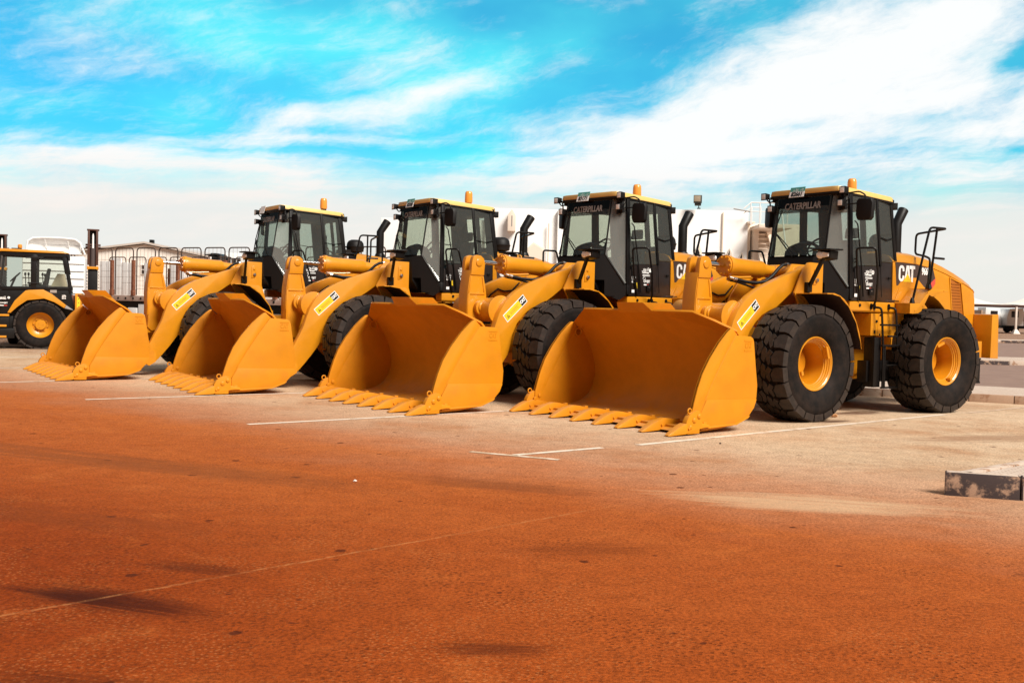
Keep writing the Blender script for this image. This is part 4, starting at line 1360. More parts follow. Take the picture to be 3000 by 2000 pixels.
    def patch(cx, cy, ang, sx, sy, amt, c, edge=.9):
        nonlocal col
        ca, sa = math.cos(R(ang)), math.sin(R(ang))
        dx, dy = H.sub(x, cx), H.sub(y, cy)
        u = H.mul(H.add(H.mul(dx, ca), H.mul(dy, sa)), 1 / sx)
        v_ = H.mul(H.sub(H.mul(dy, ca), H.mul(dx, sa)), 1 / sy)
        r2 = H.m('SQRT', H.add(H.mul(u, u), H.mul(v_, v_)))
        nn = H.noise(H.vec(H.mul(u, 1.3), H.mul(v_, 3.0), cx), 1.0, 5, .65)
        st_ = H.noise(H.vec(H.mul(u, .6), H.mul(v_, 5.0), cy), 1.0, 4, .6)
        k = H.mul(H.smooth(H.add(r2, H.mul(H.sub(nn, .5), edge)), 1.15, .35), H.smooth(st_, .28, .50))
        col = H.mix(H.mul(k, amt), col, c)
    patch(-2.05, 5.46, -20, .70, .20, .9, (.060, .010, .003), 1.0)
    patch(-2.25, 5.50, -20, .40, .09, .8, (.050, .009, .003), .9)
    patch(-1.80, 6.15, -16, .42, .13, .65, (.085, .016, .004), 1.3)
    patch(-1.75, 4.25, -12, .55, .16, .6, (.09, .017, .004), 1.3)
    patch(-.05, 4.85, 0, .32, .13, .7, (.09, .017, .004), 1.4)
    patch(.55, 6.9, 8, .6, .22, .45, (.13, .028, .006), 1.5)
    patch(-.15, 9.3, -20, 1.1, .30, .5, (.16, .045, .014), 1.6)
    patch(-4.5, 10.4, -24, 2.6, .45, .5, (.17, .05, .016), 1.6)
    patch(-2.6, 9.6, -22, 2.0, .40, .45, (.17, .05, .016), 1.6)
    patch(-3.4, 7.6, -20, 1.6, .40, .45, (.17, .04, .010), 1.6)
    patch(2.5, 8.8, -12, 1.3, .45, .5, (.64, .46, .28), 1.6)
    patch(5.3, 10.9, 20, 2.0, .45, .4, (.33, .20, .12), 1.6)
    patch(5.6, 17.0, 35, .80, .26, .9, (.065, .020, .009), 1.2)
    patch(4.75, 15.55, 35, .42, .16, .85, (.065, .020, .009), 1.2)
    patch(6.4, 13.9, 20, 1.8, .40, .5, (.22, .10, .05), 1.6)
    # long repaired seam across the lane
    sx0, sy0, sx1, sy1 = -3.0, 4.62, 2.6, 10.2
    L = math.hypot(sx1 - sx0, sy1 - sy0)
    ca, sa = (sx1 - sx0) / L, (sy1 - sy0) / L
    wob = H.mul(H.sub(H.noise(p, 3.0, 4, .6), .5), .07)
    dv = H.m('ABSOLUTE', H.add(H.sub(H.mul(H.sub(y, sy0), ca), H.mul(H.sub(x, sx0), sa)), wob))
    brk = H.smooth(H.noise(p, 9.0, 4, .7), .47, .56)
    du = H.add(H.mul(H.sub(x, sx0), ca), H.mul(H.sub(y, sy0), sa))
    seam = H.mul(H.smooth(dv, .022, .004), H.m('MULTIPLY_ADD', brk, .7, .3), H.smooth(du, 6.2, 4.2))
    col = H.mix(H.mul(seam, .38), col, (.58, .25, .09))
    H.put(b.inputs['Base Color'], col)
    b.inputs['Roughness'].default_value = .88
    b.inputs['Specular IOR Level'].default_value = .06
    bp = H.node('ShaderNodeBump')
    bp.inputs['Strength'].default_value = .55
    bp.inputs['Distance'].default_value = .012
    H.put(bp.inputs['Height'], H.sub(H.add(g1, H.mul(g2, .5)), H.mul(pit, .8)))
    H.put(b.inputs['Normal'], bp.outputs[0])
    return m


b = MB()
b.face(b.pts([(-900, -60, 0), (900, -60, 0), (900, 1500, 0), (-900, 1500, 0)]))
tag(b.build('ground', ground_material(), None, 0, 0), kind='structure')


def worn(name, col, under, amount=.5, scale=9.0):
    m = bpy.data.materials.new(name)
    m.use_nodes = True
    H = NT(m.node_tree)
    bb = m.node_tree.nodes['Principled BSDF']
    p = H.node('ShaderNodeTexCoord').outputs['Object']
    n = H.noise(p, scale, 7, .68)
    f = H.smooth(n, amount - .06, amount + .06)
    g = H.noise(p, 60, 3, .6)
    c = H.mix(f, col, under)
    hv = H.node('ShaderNodeHueSaturation')
    H.put(hv.inputs['Value'], H.add(1.0, H.mul(H.sub(g, .5), .5)))
    H.put(hv.inputs['Color'], c)
    H.put(bb.inputs['Base Color'], hv.outputs[0])
    bb.inputs['Roughness'].default_value = .85
    return m


LINE = worn('line_paint', (.72, .60, .48), (.50, .36, .24), .57, 5)
LINE_W = worn('worn_line_paint', (.70, .55, .42), (.50, .34, .22), .46, 6)
KERB_W = worn('pale_kerb_paint', (.56, .44, .35), (.36, .20, .12), .56, 7)
KERB_K = worn('dark_kerb_paint', (.050, .032, .030), (.40, .25, .165), .555, 4.5)
KERB_Y = worn('yellow_kerb_paint', (.60, .36, .04), (.40, .26, .18), .58, 8)
CONC = worn('kerb_concrete', (.42, .27, .18), (.30, .16, .09), .58, 5)


def pave_material():
    m = bpy.data.materials.new('pale_block_paving')
    m.use_nodes = True
    H = NT(m.node_tree)
    bb = m.node_tree.nodes['Principled BSDF']
    p = H.node('ShaderNodeTexCoord').outputs['Object']
    br = H.node('ShaderNodeTexBrick')
    m.node_tree.links.new(p, br.inputs['Vector'])
    br.inputs['Color1'].default_value = (.60, .49, .40, 1)
    br.inputs['Color2'].default_value = (.52, .41, .33, 1)
    br.inputs['Mortar'].default_value = (.34, .22, .16, 1)
    br.inputs['Scale'].default_value = 4.6
    br.inputs['Mortar Size'].default_value = .025
    c = H.mix(H.smooth(H.noise(p, .9, 5, .6), .45, .8), br.outputs['Color'], (.46, .33, .24))
    H.put(bb.inputs['Base Color'], c)
    bb.inputs['Roughness'].default_value = .85
    return m


PAVE = pave_material()


def line(name, p, q, wd, m, z=.004):
    p, q = Vector((*p, 0)), Vector((*q, 0))
    d = (q - p).normalized()
    n = Vector((-d.y, d.x, 0)) * wd / 2
    bb = MB()
    k = max(2, int((q - p).length / .4))
    rows = []
    for i in range(k + 1):
        c = p + (q - p) * i / k
        rows.append([c - n + V(0, 0, z), c + n + V(0, 0, z)])
    bb.grid(rows)
    return tag(bb.build(name, m, None, 0, 0), kind='structure')


line('parking_line', (1.49, 12.27), (7.0, 17.07), .10, LINE)
line('parking_line', (7.57, 17.48), (9.25, 18.95), .10, LINE_W)
line('parking_line', (.05, 11.18), (1.05, 11.95), .09, LINE)
line('parking_line', (-.42, 11.36), (.52, 10.92), .09, LINE_W)
line('parking_line', (-3.30, 13.31), (2.6, 17.92), .10, LINE)
line('parking_line', (-6.40, 15.93), (-1.0, 19.89), .10, LINE)
line('parking_line', (-9.6, 18.04), (-3.9, 22.98), .10, LINE)
line('parking_line', (-9.3, 15.6), (-7.6, 15.2), .09, LINE_W)
line('parking_line', (-13.0, 20.2), (-7.0, 25.2), .10, LINE)
line('parking_line', (-16.0, 23.0), (-9.7, 28.0), .10, LINE)
line('parking_line', (-17.5, 29.0), (-8.5, 28.3), .22, LINE_W)


def kerb(name, a, c_, depth_dir, hgt, wd, seg, pattern, cap=None):
    """row of kerb stones from a to c_, painted in blocks; depth_dir points to the pavement behind"""
    a, c_ = Vector((*a, 0)), Vector((*c_, 0))
    d = (c_ - a)
    n = int(d.length / seg) + 1
    d.normalize()
    dd = Vector((*depth_dir, 0)).normalized()
    bb = MB()
    for i in range(n):
        bb.use(pattern[i % len(pattern)])
        p0 = a + d * (i * seg + .006)
        p1 = a + d * ((i + 1) * seg - .006)
        up = V(0, 0, hgt)
        q = [p0, p1, p1 + dd * wd, p0 + dd * wd]
        k_ = len(bb.mi)
        bb.hexa([v + V(0, 0, -.05) for v in q] + [q[0] + dd * .02 + up, q[1] + dd * .02 + up, q[2] + up, q[3] + up])
        if cap:
            c0_ = bb.cur
            bb.use(cap)
            bb.mi[k_ + 1] = bb.cur
            bb.mi[k_ + 5] = bb.cur
            bb.cur = c0_
    return tag(bb.build(name, CONC, None, .014), kind='structure')


def slab(name, pts, z0, z1, m):
    bb = MB()
    bb.xy(pts, z0, z1)
    return tag(bb.build(name, m, None, 0, 0), kind='structure')


# near island at the right edge of the frame
kd = Vector((.956, -.293))
ld = Vector((.757, .654))
c0 = Vector((3.865, 9.36))
kerb('kerb', c0, c0 + kd * 2.6, (.35, .93), .205, .16, .62, [KERB_K, KERB_W, KERB_K], KERB_W)
kerb('kerb', c0 + ld * .19 + kd * .01, c0 + ld * 4.2, (.60, -.80), .205, .14, .9, [KERB_W, KERB_W], None)
tip = c0 + kd * .21 + ld * .16
slab('pavement', [tuple(tip), tuple(c0 + kd * 2.9 + ld * .2), tuple(c0 + kd * 2.9 + ld * 4.0), tuple(c0 + ld * 4.0 + kd * .14)], 0, .196, PAVE)
# island behind the bays
kd2 = Vector((.914, -.406))
k0 = Vector((-18.0, 31.6))
k1 = Vector((8.58, 19.83))
kd2 = (Vector((9.44, 19.45)) - k1).normalized()
s0 = k1 - kd2 * 9.24
kerb('kerb', s0, s0 + kd2 * 26.2, (.406, .914), .15, .16, .77, [CONC, CONC, KERB_K, KERB_W, KERB_W, KERB_W], None)
nrm2 = Vector((-kd2.y, kd2.x))
slab('pavement', [tuple(s0 + nrm2 * .16), tuple(s0 + kd2 * 26 + nrm2 * .16), tuple(s0 + kd2 * 26 + nrm2 * 2.75), tuple(s0 + nrm2 * 2.75)], 0, .142, PAVE)
ROAD = mat('road_asphalt', (.215, .128, .095), .85, var=.22, vscale=1.4, vcol=(.265, .165, .12))
slab('road', [tuple(s0 + nrm2 * 3.0), tuple(s0 + kd2 * 44 + nrm2 * 3.0), (70, 28), (70, 34.0), (10, 35.9), (0, 36.3)], -.1, .004, ROAD)
# second and third islands across the access roads
kerb('kerb', (2.0, 36.0), (60.0, 34.0), (0, 1), .15, .18, 1.05, [KERB_W, KERB_Y, KERB_W, KERB_K, KERB_W], None)
slab('pavement', [(2, 36.2), (60, 34.2), (60, 37.6), (2, 39.6)], 0, .142, PAVE)
slab('road', [(2, 40), (100, 38), (100, 64.5), (2, 66.5)], -.1, .004, ROAD)
kerb('kerb', (10.0, 67.2), (90.0, 65.6), (0, 1), .17, .2, 1.6, [KERB_W, KERB_K], None)
slab('pavement', [(10, 67.5), (90, 65.9), (90, 69.5), (10, 71.5)], 0, .15, PAVE)

# small loose things on the lot
STONE = mat('pale_stone', (.70, .60, .52), .8, bump=.3, bscale=40)


def rock(loc, r, label, seed, m=STONE, name='stone', cat='stone'):
    rnd = random.Random(seed)
    bm = bmesh.new()
    bmesh.ops.create_icosphere(bm, subdivisions=2, radius=r)
    for v in bm.verts:
        v.co = Vector((v.co.x * 1.1, v.co.y * .9, v.co.z * .62)) * (1 + rnd.uniform(-.22, .22))
    zmin = min(v.co.z for v in bm.verts)
    for v in bm.verts: v.co.z -= zmin
    me = bpy.data.meshes.new(name)
    bm.to_mesh(me)
    bm.free()
    me.materials.append(m)
    o = bpy.data.objects.new(name, me)
    C.objects.link(o)
    o.location = loc
    return tag(o, label, cat)


g = lambda px, py, z=0: at_ground(px, py, z)


def at_ground(px, py, z=0.0):
    o = Vector((0, 0, CAMH))
    d = at(px, py, 1.0) - o
    t = (z - CAMH) / d.z
    q = o + d * t
    q.z = z
    return q


rock(at_ground(1541, 1203), .045, 'white stone under the far end tooth of the bucket nearest the camera', 3)
rock(at_ground(990, 1171), .03, 'small pale stone under the bucket teeth of the loader with plate 83171', 5)
rock(at_ground(2443, 1222), .05, 'crumpled pale leaf litter beside the large front tyre at right', 8, mat('dry_leaf', (.50, .26, .12), .8), 'leaf', 'leaf')
rock(at_ground(2110, 1300), .014, 'dark pebble on the white bay line beside the large bucket', 9, mat('dark_pebble', (.06, .03, .02), .8), 'pebble', 'pebble')
rock(at_ground(1040, 1411), .016, 'pale pebble alone on the tan lane in front of the loaders', 10, STONE, 'pebble', 'pebble')

# ================================================================== BACKHOE LOADERS
BH = MB


def build_backhoe():
    """frame: X to the machine's rear (right in the photo), Y away from the viewer, Z up, origin under the near rear wheel"""
    root = empty('backhoe_loader', (0, 0, 0), 0, 'x', 'backhoe loader', 'yellow and black backhoe loaders')
    T = tyre_mesh(.70, .22, .385, 20)
    bb = MB()
    bb.lathe([(-.13, .39), (-.13, .36), (-.09, .33), (-.05, .30), (-.01, .22), (.015, .21), (.015, .001)], n=44, caps=False)
    bb.lathe([(-.13, .39), (-.13, .402), (-.15, .40), (-.18, .36)], n=44, caps=False)
    RM = bb.mesh('rim', PAINT, 0, 34)
    bb = MB()
    bb.lathe([(-.02, .145), (-.06, .145), (-.075, .13), (-.078, .001)], n=30)
    for k in range(8):
        t = 2 * math.pi * k / 8 + .2
        bb.cyl((.185 * math.cos(t), -.0, .185 * math.sin(t)), .022, .05, 'y', 8)
    for k in range(3):
        t = 2 * math.pi * k / 3 + .6
        bb.cyl((.07 * math.cos(t), -.08, .07 * math.sin(t)), .018, .01, 'y', 8)
    HB = bb.mesh('wheel', PAINT, 0, 34)
    for yy, rz in ((.22, 0), (1.75, math.pi)):
        h = bpy.data.objects.new('wheel', HB)
        C.objects.link(h)
        h.parent = root
        h.location = (0, yy, .68)
        h.rotation_euler = (0, .4, rz)
        for nm, me in (('tyre', T), ('rim', RM)):
            o = bpy.data.objects.new(nm, me)
            C.objects.link(o)
            o.parent = h
    bb = MB()
    # front wheel, mostly outside the picture
    for yy in (.3, 1.7):
        bb.lathe([(-.16, .26), (-.17, .40), (-.12, .46), (.12, .46), (.17, .40), (.16, .26), (.16, .05), (-.16, .05)], (-2.1, yy, .46), 'y', 30)
    bb.build('front_wheel', RUBBER, root, 0)
    bb = MB()
    bb.xz([(-1.62, .60), (-1.62, 1.55), (-1.25, 1.70), (-.45, 1.75), (.72, 1.76), (.80, 1.55), (.92, 1.0), (.75, .95), (.45, 1.0), (-.55, .95), (-.62, .55)], .28, 1.70)
    bb.box(-1.7, -.70, .12, .30, .58, .92)
    bb.box(-3.0, -1.6, .5, 1.5, .9, 1.75)
    bb.build('body', BLACK, root, .02)
    bb = MB()
    bb.hexa([(-3.1, .55, 1.05), (-1.65, .5, 1.05), (-1.65, 1.5, 1.05), (-3.1, 1.45, 1.05), (-3.1, .6, 1.65), (-1.65, .55, 1.85), (-1.65, 1.45, 1.85), (-3.1, 1.4, 1.65)])
    bb.build('engine_hood', PAINT, root, .03)
    # steps with yellow treads
    bb = MB()
    bb.box(-1.75, -.66, -.02, .28, .30, .58)
    bb.box(-1.75, -.80, .0, .28, .60, .90)
    st = bb.build('step_box', BLACK, root, .01)
    bb = MB()
    for x1, z, d_ in ((-.80, .945, -.03), (-.86, .650, -.05), (-.86, .345, -.07)):
        bb.box(-1.75, x1, d_, .25, z - .028, z + .028)
    bb.build('step_tread', PAINT, root, .006)
    # fender arch
    outer = [(-.845, 1.02), (-.66, 1.36), (-.39, 1.645), (-.30, 1.665), (.06, 1.688), (.29, 1.565), (.67, 1.255)]
    inner = [(.625, 1.17), (.36, 1.335), (.10, 1.43), (-.34, 1.375), (-.59, 1.185), (-.765, 1.01)]
    bb = MB()
    bb.xz(outer + inner, -.02, .05)
    rows = [[(x, .0, z), (x, .50, z)] for x, z in outer]
    bb.shell(rows, lambda i, j: (rows[i][j][0] * .97, rows[i][j][1], rows[i][j][2] - .03))
    bb.build('fender', PAINT, root, .012)
    bb = MB()
    bb.xz([(.67, 1.255), (.86, 1.12), (.63, 1.165)], .0, .30)
    bb.build('mud_guard', GREYT, root, .01)
    # cab frame
    bb = MB()
    for yy in (.30, 1.62):
        bb.bar((-1.06, yy, 2.74), (-1.15, yy, 1.85), .07, .07, (0, 1, 0))
        bb.bar((-1.15, yy, 1.86), (-1.02, yy, 1.70), .07, .07, (0, 1, 0))
        bb.bar((-.20, yy, 2.70), (-.20, yy, 1.70), .15, .08, (0, 1, 0))
        bb.bar((.60, yy, 2.64), (.77, yy, 1.60), .07, .08, (0, 1, 0))
        bb.bar((.68, yy, 2.15), (.60, yy, 2.62), .12, .08, (0, 1, 0))
        bb.bar((-1.06, yy, 2.68), (.70, yy, 2.66), .08, .12, (0, 0, 1))
        bb.bar((-1.02, yy, 1.70), (.80, yy, 1.74), .08, .10, (0, 0, 1))
        bb.bar((-1.60, yy + (.1 if yy < 1 else -.1), 2.66), (-1.70, yy + (.1 if yy < 1 else -.1), 1.7), .06, .06, (0, 1, 0))
    bb.box(-1.70, .78, .34, 1.60, 1.64, 1.70)
    bb.bar((.66, .36, 2.60), (.72, .36, 2.56), .06, .08)
    bb.box(-.10, .72, .36, 1.58, 2.56, 2.72)
    bb.build('cab_frame', BLACK, root, .008)
    bb = MB()
    bb.xz([(-1.75, 2.70), (-1.68, 2.80), (-1.14, 2.79), (-1.08, 2.815), (.55, 2.795), (.72, 2.755), (.735, 2.73), (-1.04, 2.735), (-1.12, 2.70)], .22, 1.72)
    bb.build('cab_roof', PAINT, root, .018)
    bb = MB()
    bb.box(.60, .70, .26, .34, 2.60, 2.70)
    bb.cyl((.685, .25, 2.665), .03, .03, 'y', 10)
    bb.build('work_light', PLASTIC, root, .008)
    bb = MB()
    bb.face(bb.pts([(-1.10, .30, 1.83), (-1.02, .30, 2.65), (-.27, .30, 2.65), (-.27, .30, 1.74), (-.98, .30, 1.72)]))
    bb.face(bb.pts([(-.13, .30, 1.78), (-.13, .30, 2.62), (.56, .30, 2.60), (.69, .30, 1.78)]))
    bb.build('side_window', GLASS, root, 0, 0)
    bb = MB()
    bb.face(bb.pts([(-1.10, 1.62, 1.83), (-1.02, 1.62, 2.65), (-.27, 1.62, 2.65), (-.27, 1.62, 1.74), (-.98, 1.62, 1.72)]))
    bb.face(bb.pts([(-.13, 1.62, 1.78), (-.13, 1.62, 2.62), (.56, 1.62, 2.60), (.69, 1.62, 1.78)]))
    bb.build('side_window', GLASS, root, 0, 0)
    # seat, wheel, levers
    bb = MB()
    bb.box(-.35, .15, .7, 1.2, 1.70, 1.84)
    bb.hexa([(.02, .7, 1.84), (.15, .7, 1.84), (.15, 1.2, 1.84), (.02, 1.2, 1.84), (.14, .74, 2.30), (.22, .74, 2.30), (.22, 1.16, 2.30), (.14, 1.16, 2.30)])
    bb.build('seat', SEAT, root, .02)
    bb = MB()
    for (x, yy, z) in ((.02, .55, 2.12), (.08, .60, 2.10), (-.35, .6, 2.12), (-.44, .65, 2.12)):
        bb.tube([(x + .02, yy, 1.74), (x, yy, z)], .013, 6)
        bb.lathe([(-.05, .012), (-.02, .03), (.03, .03), (.05, .01)], (x, yy, z), 'z', 10)
    bb.tube([(-.85, .95, 1.7), (-.72, .95, 2.02)], .03, 8)
    mw = frame((-.72, .95, 2.03), (0, 1, 0), (.4, 0, .4))
    bb.tube([mw @ V(.18 * math.cos(t * math.pi / 10), .18 * math.sin(t * math.pi / 10), 0) for t in range(21)], .016, 6, False)
    bb.build('control_lever', PLASTIC, root, 0)
    bb = MB()
    bb.hexa([(.20, .75, 1.72), (.68, .75, 1.74), (.68, 1.3, 1.74), (.20, 1.3, 1.72), (.40, .78, 2.16), (.60, .78, 2.16), (.60, 1.25, 2.16), (.40, 1.25, 2.16)])
    bb.build('console', mat('beige_console', (.50, .42, .28), .6), root, .02)
    # grab handles on the door
    bb = MB()
    bb.lathe([(-.02, .001), (-.01, .10), (.02, .10), (.03, .001)], (-.18, .26, 2.585), 'y', 12)
    bb.box(-.42, .06, .24, .285, 2.565, 2.61)
    bb.box(-.36, .02, .24, .285, 1.84, 1.885)
    bb.build('door_hinge', PLASTIC, root, .012)
    bb = MB()
    for x in (-.68, .72):
        bb.use(PLASTIC)
        bb.box(x - .14, x + .12, .85, 1.05, 2.80, 2.86) if x < 0 else None
    bb.use(AMBER)
    bb.lathe([(2.86, .05), (2.88, .06), (2.95, .058), (2.975, .04), (2.98, .001)], (-.605, .95, 0), 'z', 18)
    bb.build('beacon', AMBER, root, 0)
    # white lettering on the black side
    bb = MB()
    bb.use(STICKW)
    mt = frame((-.965, .112, 1.43), (1, 0, 0), (0, 0, 1))
    text_into(bb, '\uFEAE\uFEF3\u0648\uFEAA\uFE97', .085, frame((-1.0, .273, 1.445), (1, 0, 0), (0, 0, 1)), .001, .003)
    text_into(bb, 'Tadweer', .058, frame((-1.0, .273, 1.405), (1, 0, 0), (0, 0, 1)), .001, .002)
    bb.lathe([(-.001, .022), (.001, .022), (.001, .034), (-.001, .034)], (-.835, .272, 1.435), 'y', 16)
    text_into(bb, 'CAVIJET', .055, frame((-.96, .273, 1.285), (1, 0, 0), (0, 0, 1)), .001, .002)
    bb.box(-1.08, -.96, .270, .274, 1.20, 1.225)
    for k in range(3):
        text_into(bb, ('wijba', '44.17', '48.10')[k], .05, frame((.60, .268, 1.53 - .042 * k), (1, 0, 0), (0, 0, 1)), .001, .002)
    bb.use(STICKR)
    bb.box(-.955, -.87, .270, .274, 1.20, 1.222)
    bb.build('lettering', STICKW, root, 0, 0)
    bb = MB()
    bb.box(.235, .41, .262, .282, 1.60, 1.71)
    bb.build('name_plate', GREYT, root, .006)
    # stabiliser leg with yellow scale strip
    for yy in (.15, 1.6):
        bb = MB()
        bb.box(.90, 1.075, yy, yy + .17, .62, 1.60)
        sl = bb.build('stabiliser', PAINT, root, .012)
        bb = MB()
        bb.use(STICKY)
        bb.box(.95, 1.035, yy - .004, yy + .001, .80, 1.50)
        bb.use(STICKK)
        for k in range(6):
            z = .85 + k * .118
            bb.prism([(.975, yy - .006, z), (1.01, yy - .006, z), (.9925, yy - .006, z + .03)], [(.975, yy - .003, z), (1.01, yy - .003, z), (.9925, yy - .003, z + .03)])
        bb.build('scale_strip', STICKY, sl, 0, 0)
        bb = MB()
        bb.box(.86, 1.15, yy - .03, yy + .25, .55, .63)
        bb.build('stabiliser_foot', BLACK, sl, .01)
    bb = MB()
    bb.box(.75, .92, .35, 1.5, .75, 1.55)
    bb.box(.85, 1.5, .75, 1.25, .55, 1.2)
    bb.build('swing_frame', mat('brown_cast_iron', (.16, .05, .025), .7, var=.3), root, .02)
    # upright boom and stick seen from the side of the rows
    OR = mat('brown_stick_paint', (.085, .030, .016), .5, var=.4, vscale=5)
    bb = MB()
    for x in (1.215, 1.445):
        bb.xz([(x - .01, 3.46), (x + .05, 3.46), (x + .055, 2.45), (x - .015, 2.45)], .80, 1.10)
    bb.box(1.20, 1.50, .82, 1.08, 3.455, 3.50)
    for z in (3.48, 3.04, 2.97):
        bb.cyl((1.355, .95, z), .03, .34 if z > 3.1 else .42, 'x', 10)
    stick = bb.build('stick', OR, root, .008)
    bb = MB()
    bb.box(1.25, 1.45, 1.02, 1.09, 2.40, 3.46)
    bb.build('stick_back_plate', BLACK, stick, 0)
    bb = MB()
    bb.tube([(1.355, .90, 3.38), (1.355, .90, 3.30), (1.355, .90, 2.92)], [.012, .028, .032], 12)
    bb.build('piston_rod', WHITEP, stick, 0)
    bb = MB()
    bb.tube([(1.355, .90, 2.94), (1.355, .90, 2.40)], .080, 16)
    bb.build('stick_cylinder', mat('dark_cylinder', (.075, .055, .052), .5), stick, 0)
    bb = MB()
    bb.xz([(1.205, 2.42), (1.26, 2.40), (1.45, 2.40), (1.505, 2.42), (1.52, 2.36), (1.50, 2.30), (1.44, 2.325), (1.27, 2.325), (1.21, 2.30), (1.19, 2.36)], .74, 1.10)
    bb.build('boom_collar', PAINT, root, .01)
    bb = MB()
    bb.box(1.225, 1.49, .80, 1.15, .70, 2.32)
    for k in range(8):
        z = 2.24 - k * .09
        bb.tube([(1.21, .78, z), (1.19, .76, z)], .014, 6)
        bb.tube([(1.505, .78, z), (1.525, .76, z)], .014, 6)
    bb.build('boom', BLACK, root, .012)
    return root


D0 = 30.0
bh = build_backhoe()
wb = at(124, 956, D0)
bh.location = (wb.x - .06, D0, 0)
bh.rotation_euler = (0, 0, R(21))
bh['label'] = 'backhoe loader with its cab and upright boom beside the first bucket'
bh2 = copy_tree(bh)
bh2.location = (-17.97, D0 + 4.0, 0)
bh2['label'] = 'second backhoe loader at the left edge, only its raised boom tip in the picture'

# ================================================================== FLATBED TRAILER
def build_trailer():
    p0, p1 = at(150, 800, 44.5), at(1130, 800, 36.0)
    p0.z = p1.z = 0
    d = (p1 - p0).normalized()
    L = (p1 - p0).length
    root = empty('flatbed_trailer', p0, math.atan2(d.y, d.x), 'long flatbed trailer with rusty stakes and wire mesh sides', 'trailer')
    DECK = mat('trailer_deck_paint', (.50, .37, .31), .7, var=.35, vscale=3, vcol=(.36, .22, .17))
    bb = MB()
    bb.box(0, L, 0, 2.6, 1.36, 1.58)
    bb.build('deck', DECK, root, .01)
    bb = MB()
    for k in range(40):
        x = L * (k + .5) / 40
        bb.cyl((x, -.006, 1.47), .045, .02, 'y', 8)
    bb.build('side_hole', BLACK, root, 0)
    bb = MB()
    bb.box(.5, L - .5, .5, .7, .95, 1.36)
    bb.box(.5, L - .5, 1.9, 2.1, .95, 1.36)
    bb.box(1, L - 1, .3, 2.3, 1.05, 1.35)
    bb.build('chassis', BLACK, root, .01)
    bb = MB()
    for x in (2.2, 3.4, 12.5, 13.7):
        bb.lathe([(-.2, .3), (-.22, .45), (-.15, .52), (.15, .52), (.22, .45), (.2, .3)], (x, .4, .52), 'y', 26)
        bb.lathe([(-.2, .3), (-.22, .45), (-.15, .52), (.15, .52), (.22, .45), (.2, .3)], (x, 2.2, .52), 'y', 26)
    bb.build('wheel', RUBBER, root, 0)
    bb = MB()
    bb.box(5.2, 6.6, .05, .6, .55, 1.25)
    bb.box(4.6, 5.1, .05, .5, .75, 1.1)
    bb.build('tool_box', WHITEP, root, .02)
    # stakes and mesh panels: near side tall, far side lower
    np_ = 14
    pw = L / np_
    for k in range(np_ + 1):
        for yy, top in ((.02, 2.98), (2.5, 2.75)):
            bb = MB()
            x = k * pw + (.0 if yy < 1 else pw * .45)
            if x > L - .05: continue
            bb.box(x - .065, x + .065, yy - .05, yy + .05, 1.58, top)
            bb.box(x - .08, x + .08, yy - .06, yy + .06, 1.58, 1.80)
            bb.build('stake', RUST, root, .006)
    WIRE = mat('galvanised_wire', (.30, .21, .16), .6)
    FRAMEW = mat('brown_pipe_frame', (.055, .03, .02), .6)
    for k in range(np_):
        for yy, top in ((.10, 3.46), (2.42, 3.22)):
            x0, x1 = k * pw + .10 + (0 if yy < 1 else pw * .45), (k + 1) * pw - .10 + (0 if yy < 1 else pw * .45)
            if x1 > L + .3: continue
            bb = MB()
            bb.use(FRAMEW)
            bb.tube([(x0, yy, 1.60), (x0, yy, top), (x1, yy, top), (x1, yy, 1.60)], .024, 7, True, .16)
            bb.use(WIRE)
            for i in range(1, 5):
                x = x0 + (x1 - x0) * i / 5
                bb.tube([(x, yy, 1.62), (x, yy, top - .01)], .0055, 4, False)
            for j in range(1, 8):
                z = 1.62 + (top - 1.62) * j / 8
                if j == 7: continue
                a0, a1 = (0, .42) if j % 2 else (.38, 1)
                bb.tube([(x0 + (x1 - x0) * a0, yy, z), (x0 + (x1 - x0) * a1, yy, z)], .007, 4, False)
                if j % 3 == 0: bb.tube([(x0, yy, z), (x1, yy, z)], .0055, 4, False)
            bb.build('mesh_panel', WIRE, root, 0)
    bb = MB()
    bb.bar((6.6, 2.3, 1.6), (5.6, 2.3, 2.7), .06, .06)
    bb.build('brace', RUST, root, 0)
    # whitewashed boards standing along the far side
    rnd = random.Random(4)
    x = .2
    while x < L * .36:
        wd_ = rnd.uniform(.34, .62)
        if rnd.random() < .82:
            MB().box(x, x + wd_ - .03, 2.28, 2.33, 1.58, rnd.uniform(2.9, 3.25)).build('board', WHITEP, root, .004)
        x += wd_
    for k in range(9):
        MB().box(L * .40 + k * .9, L * .40 + k * .9 + .8, 2.25 - .1 * (k % 3), 2.32, 1.6, 1.75 + .12 * ((k * 7) % 5)).build('plank_stack', WHITEP, root, .01)
    return root


build_trailer()

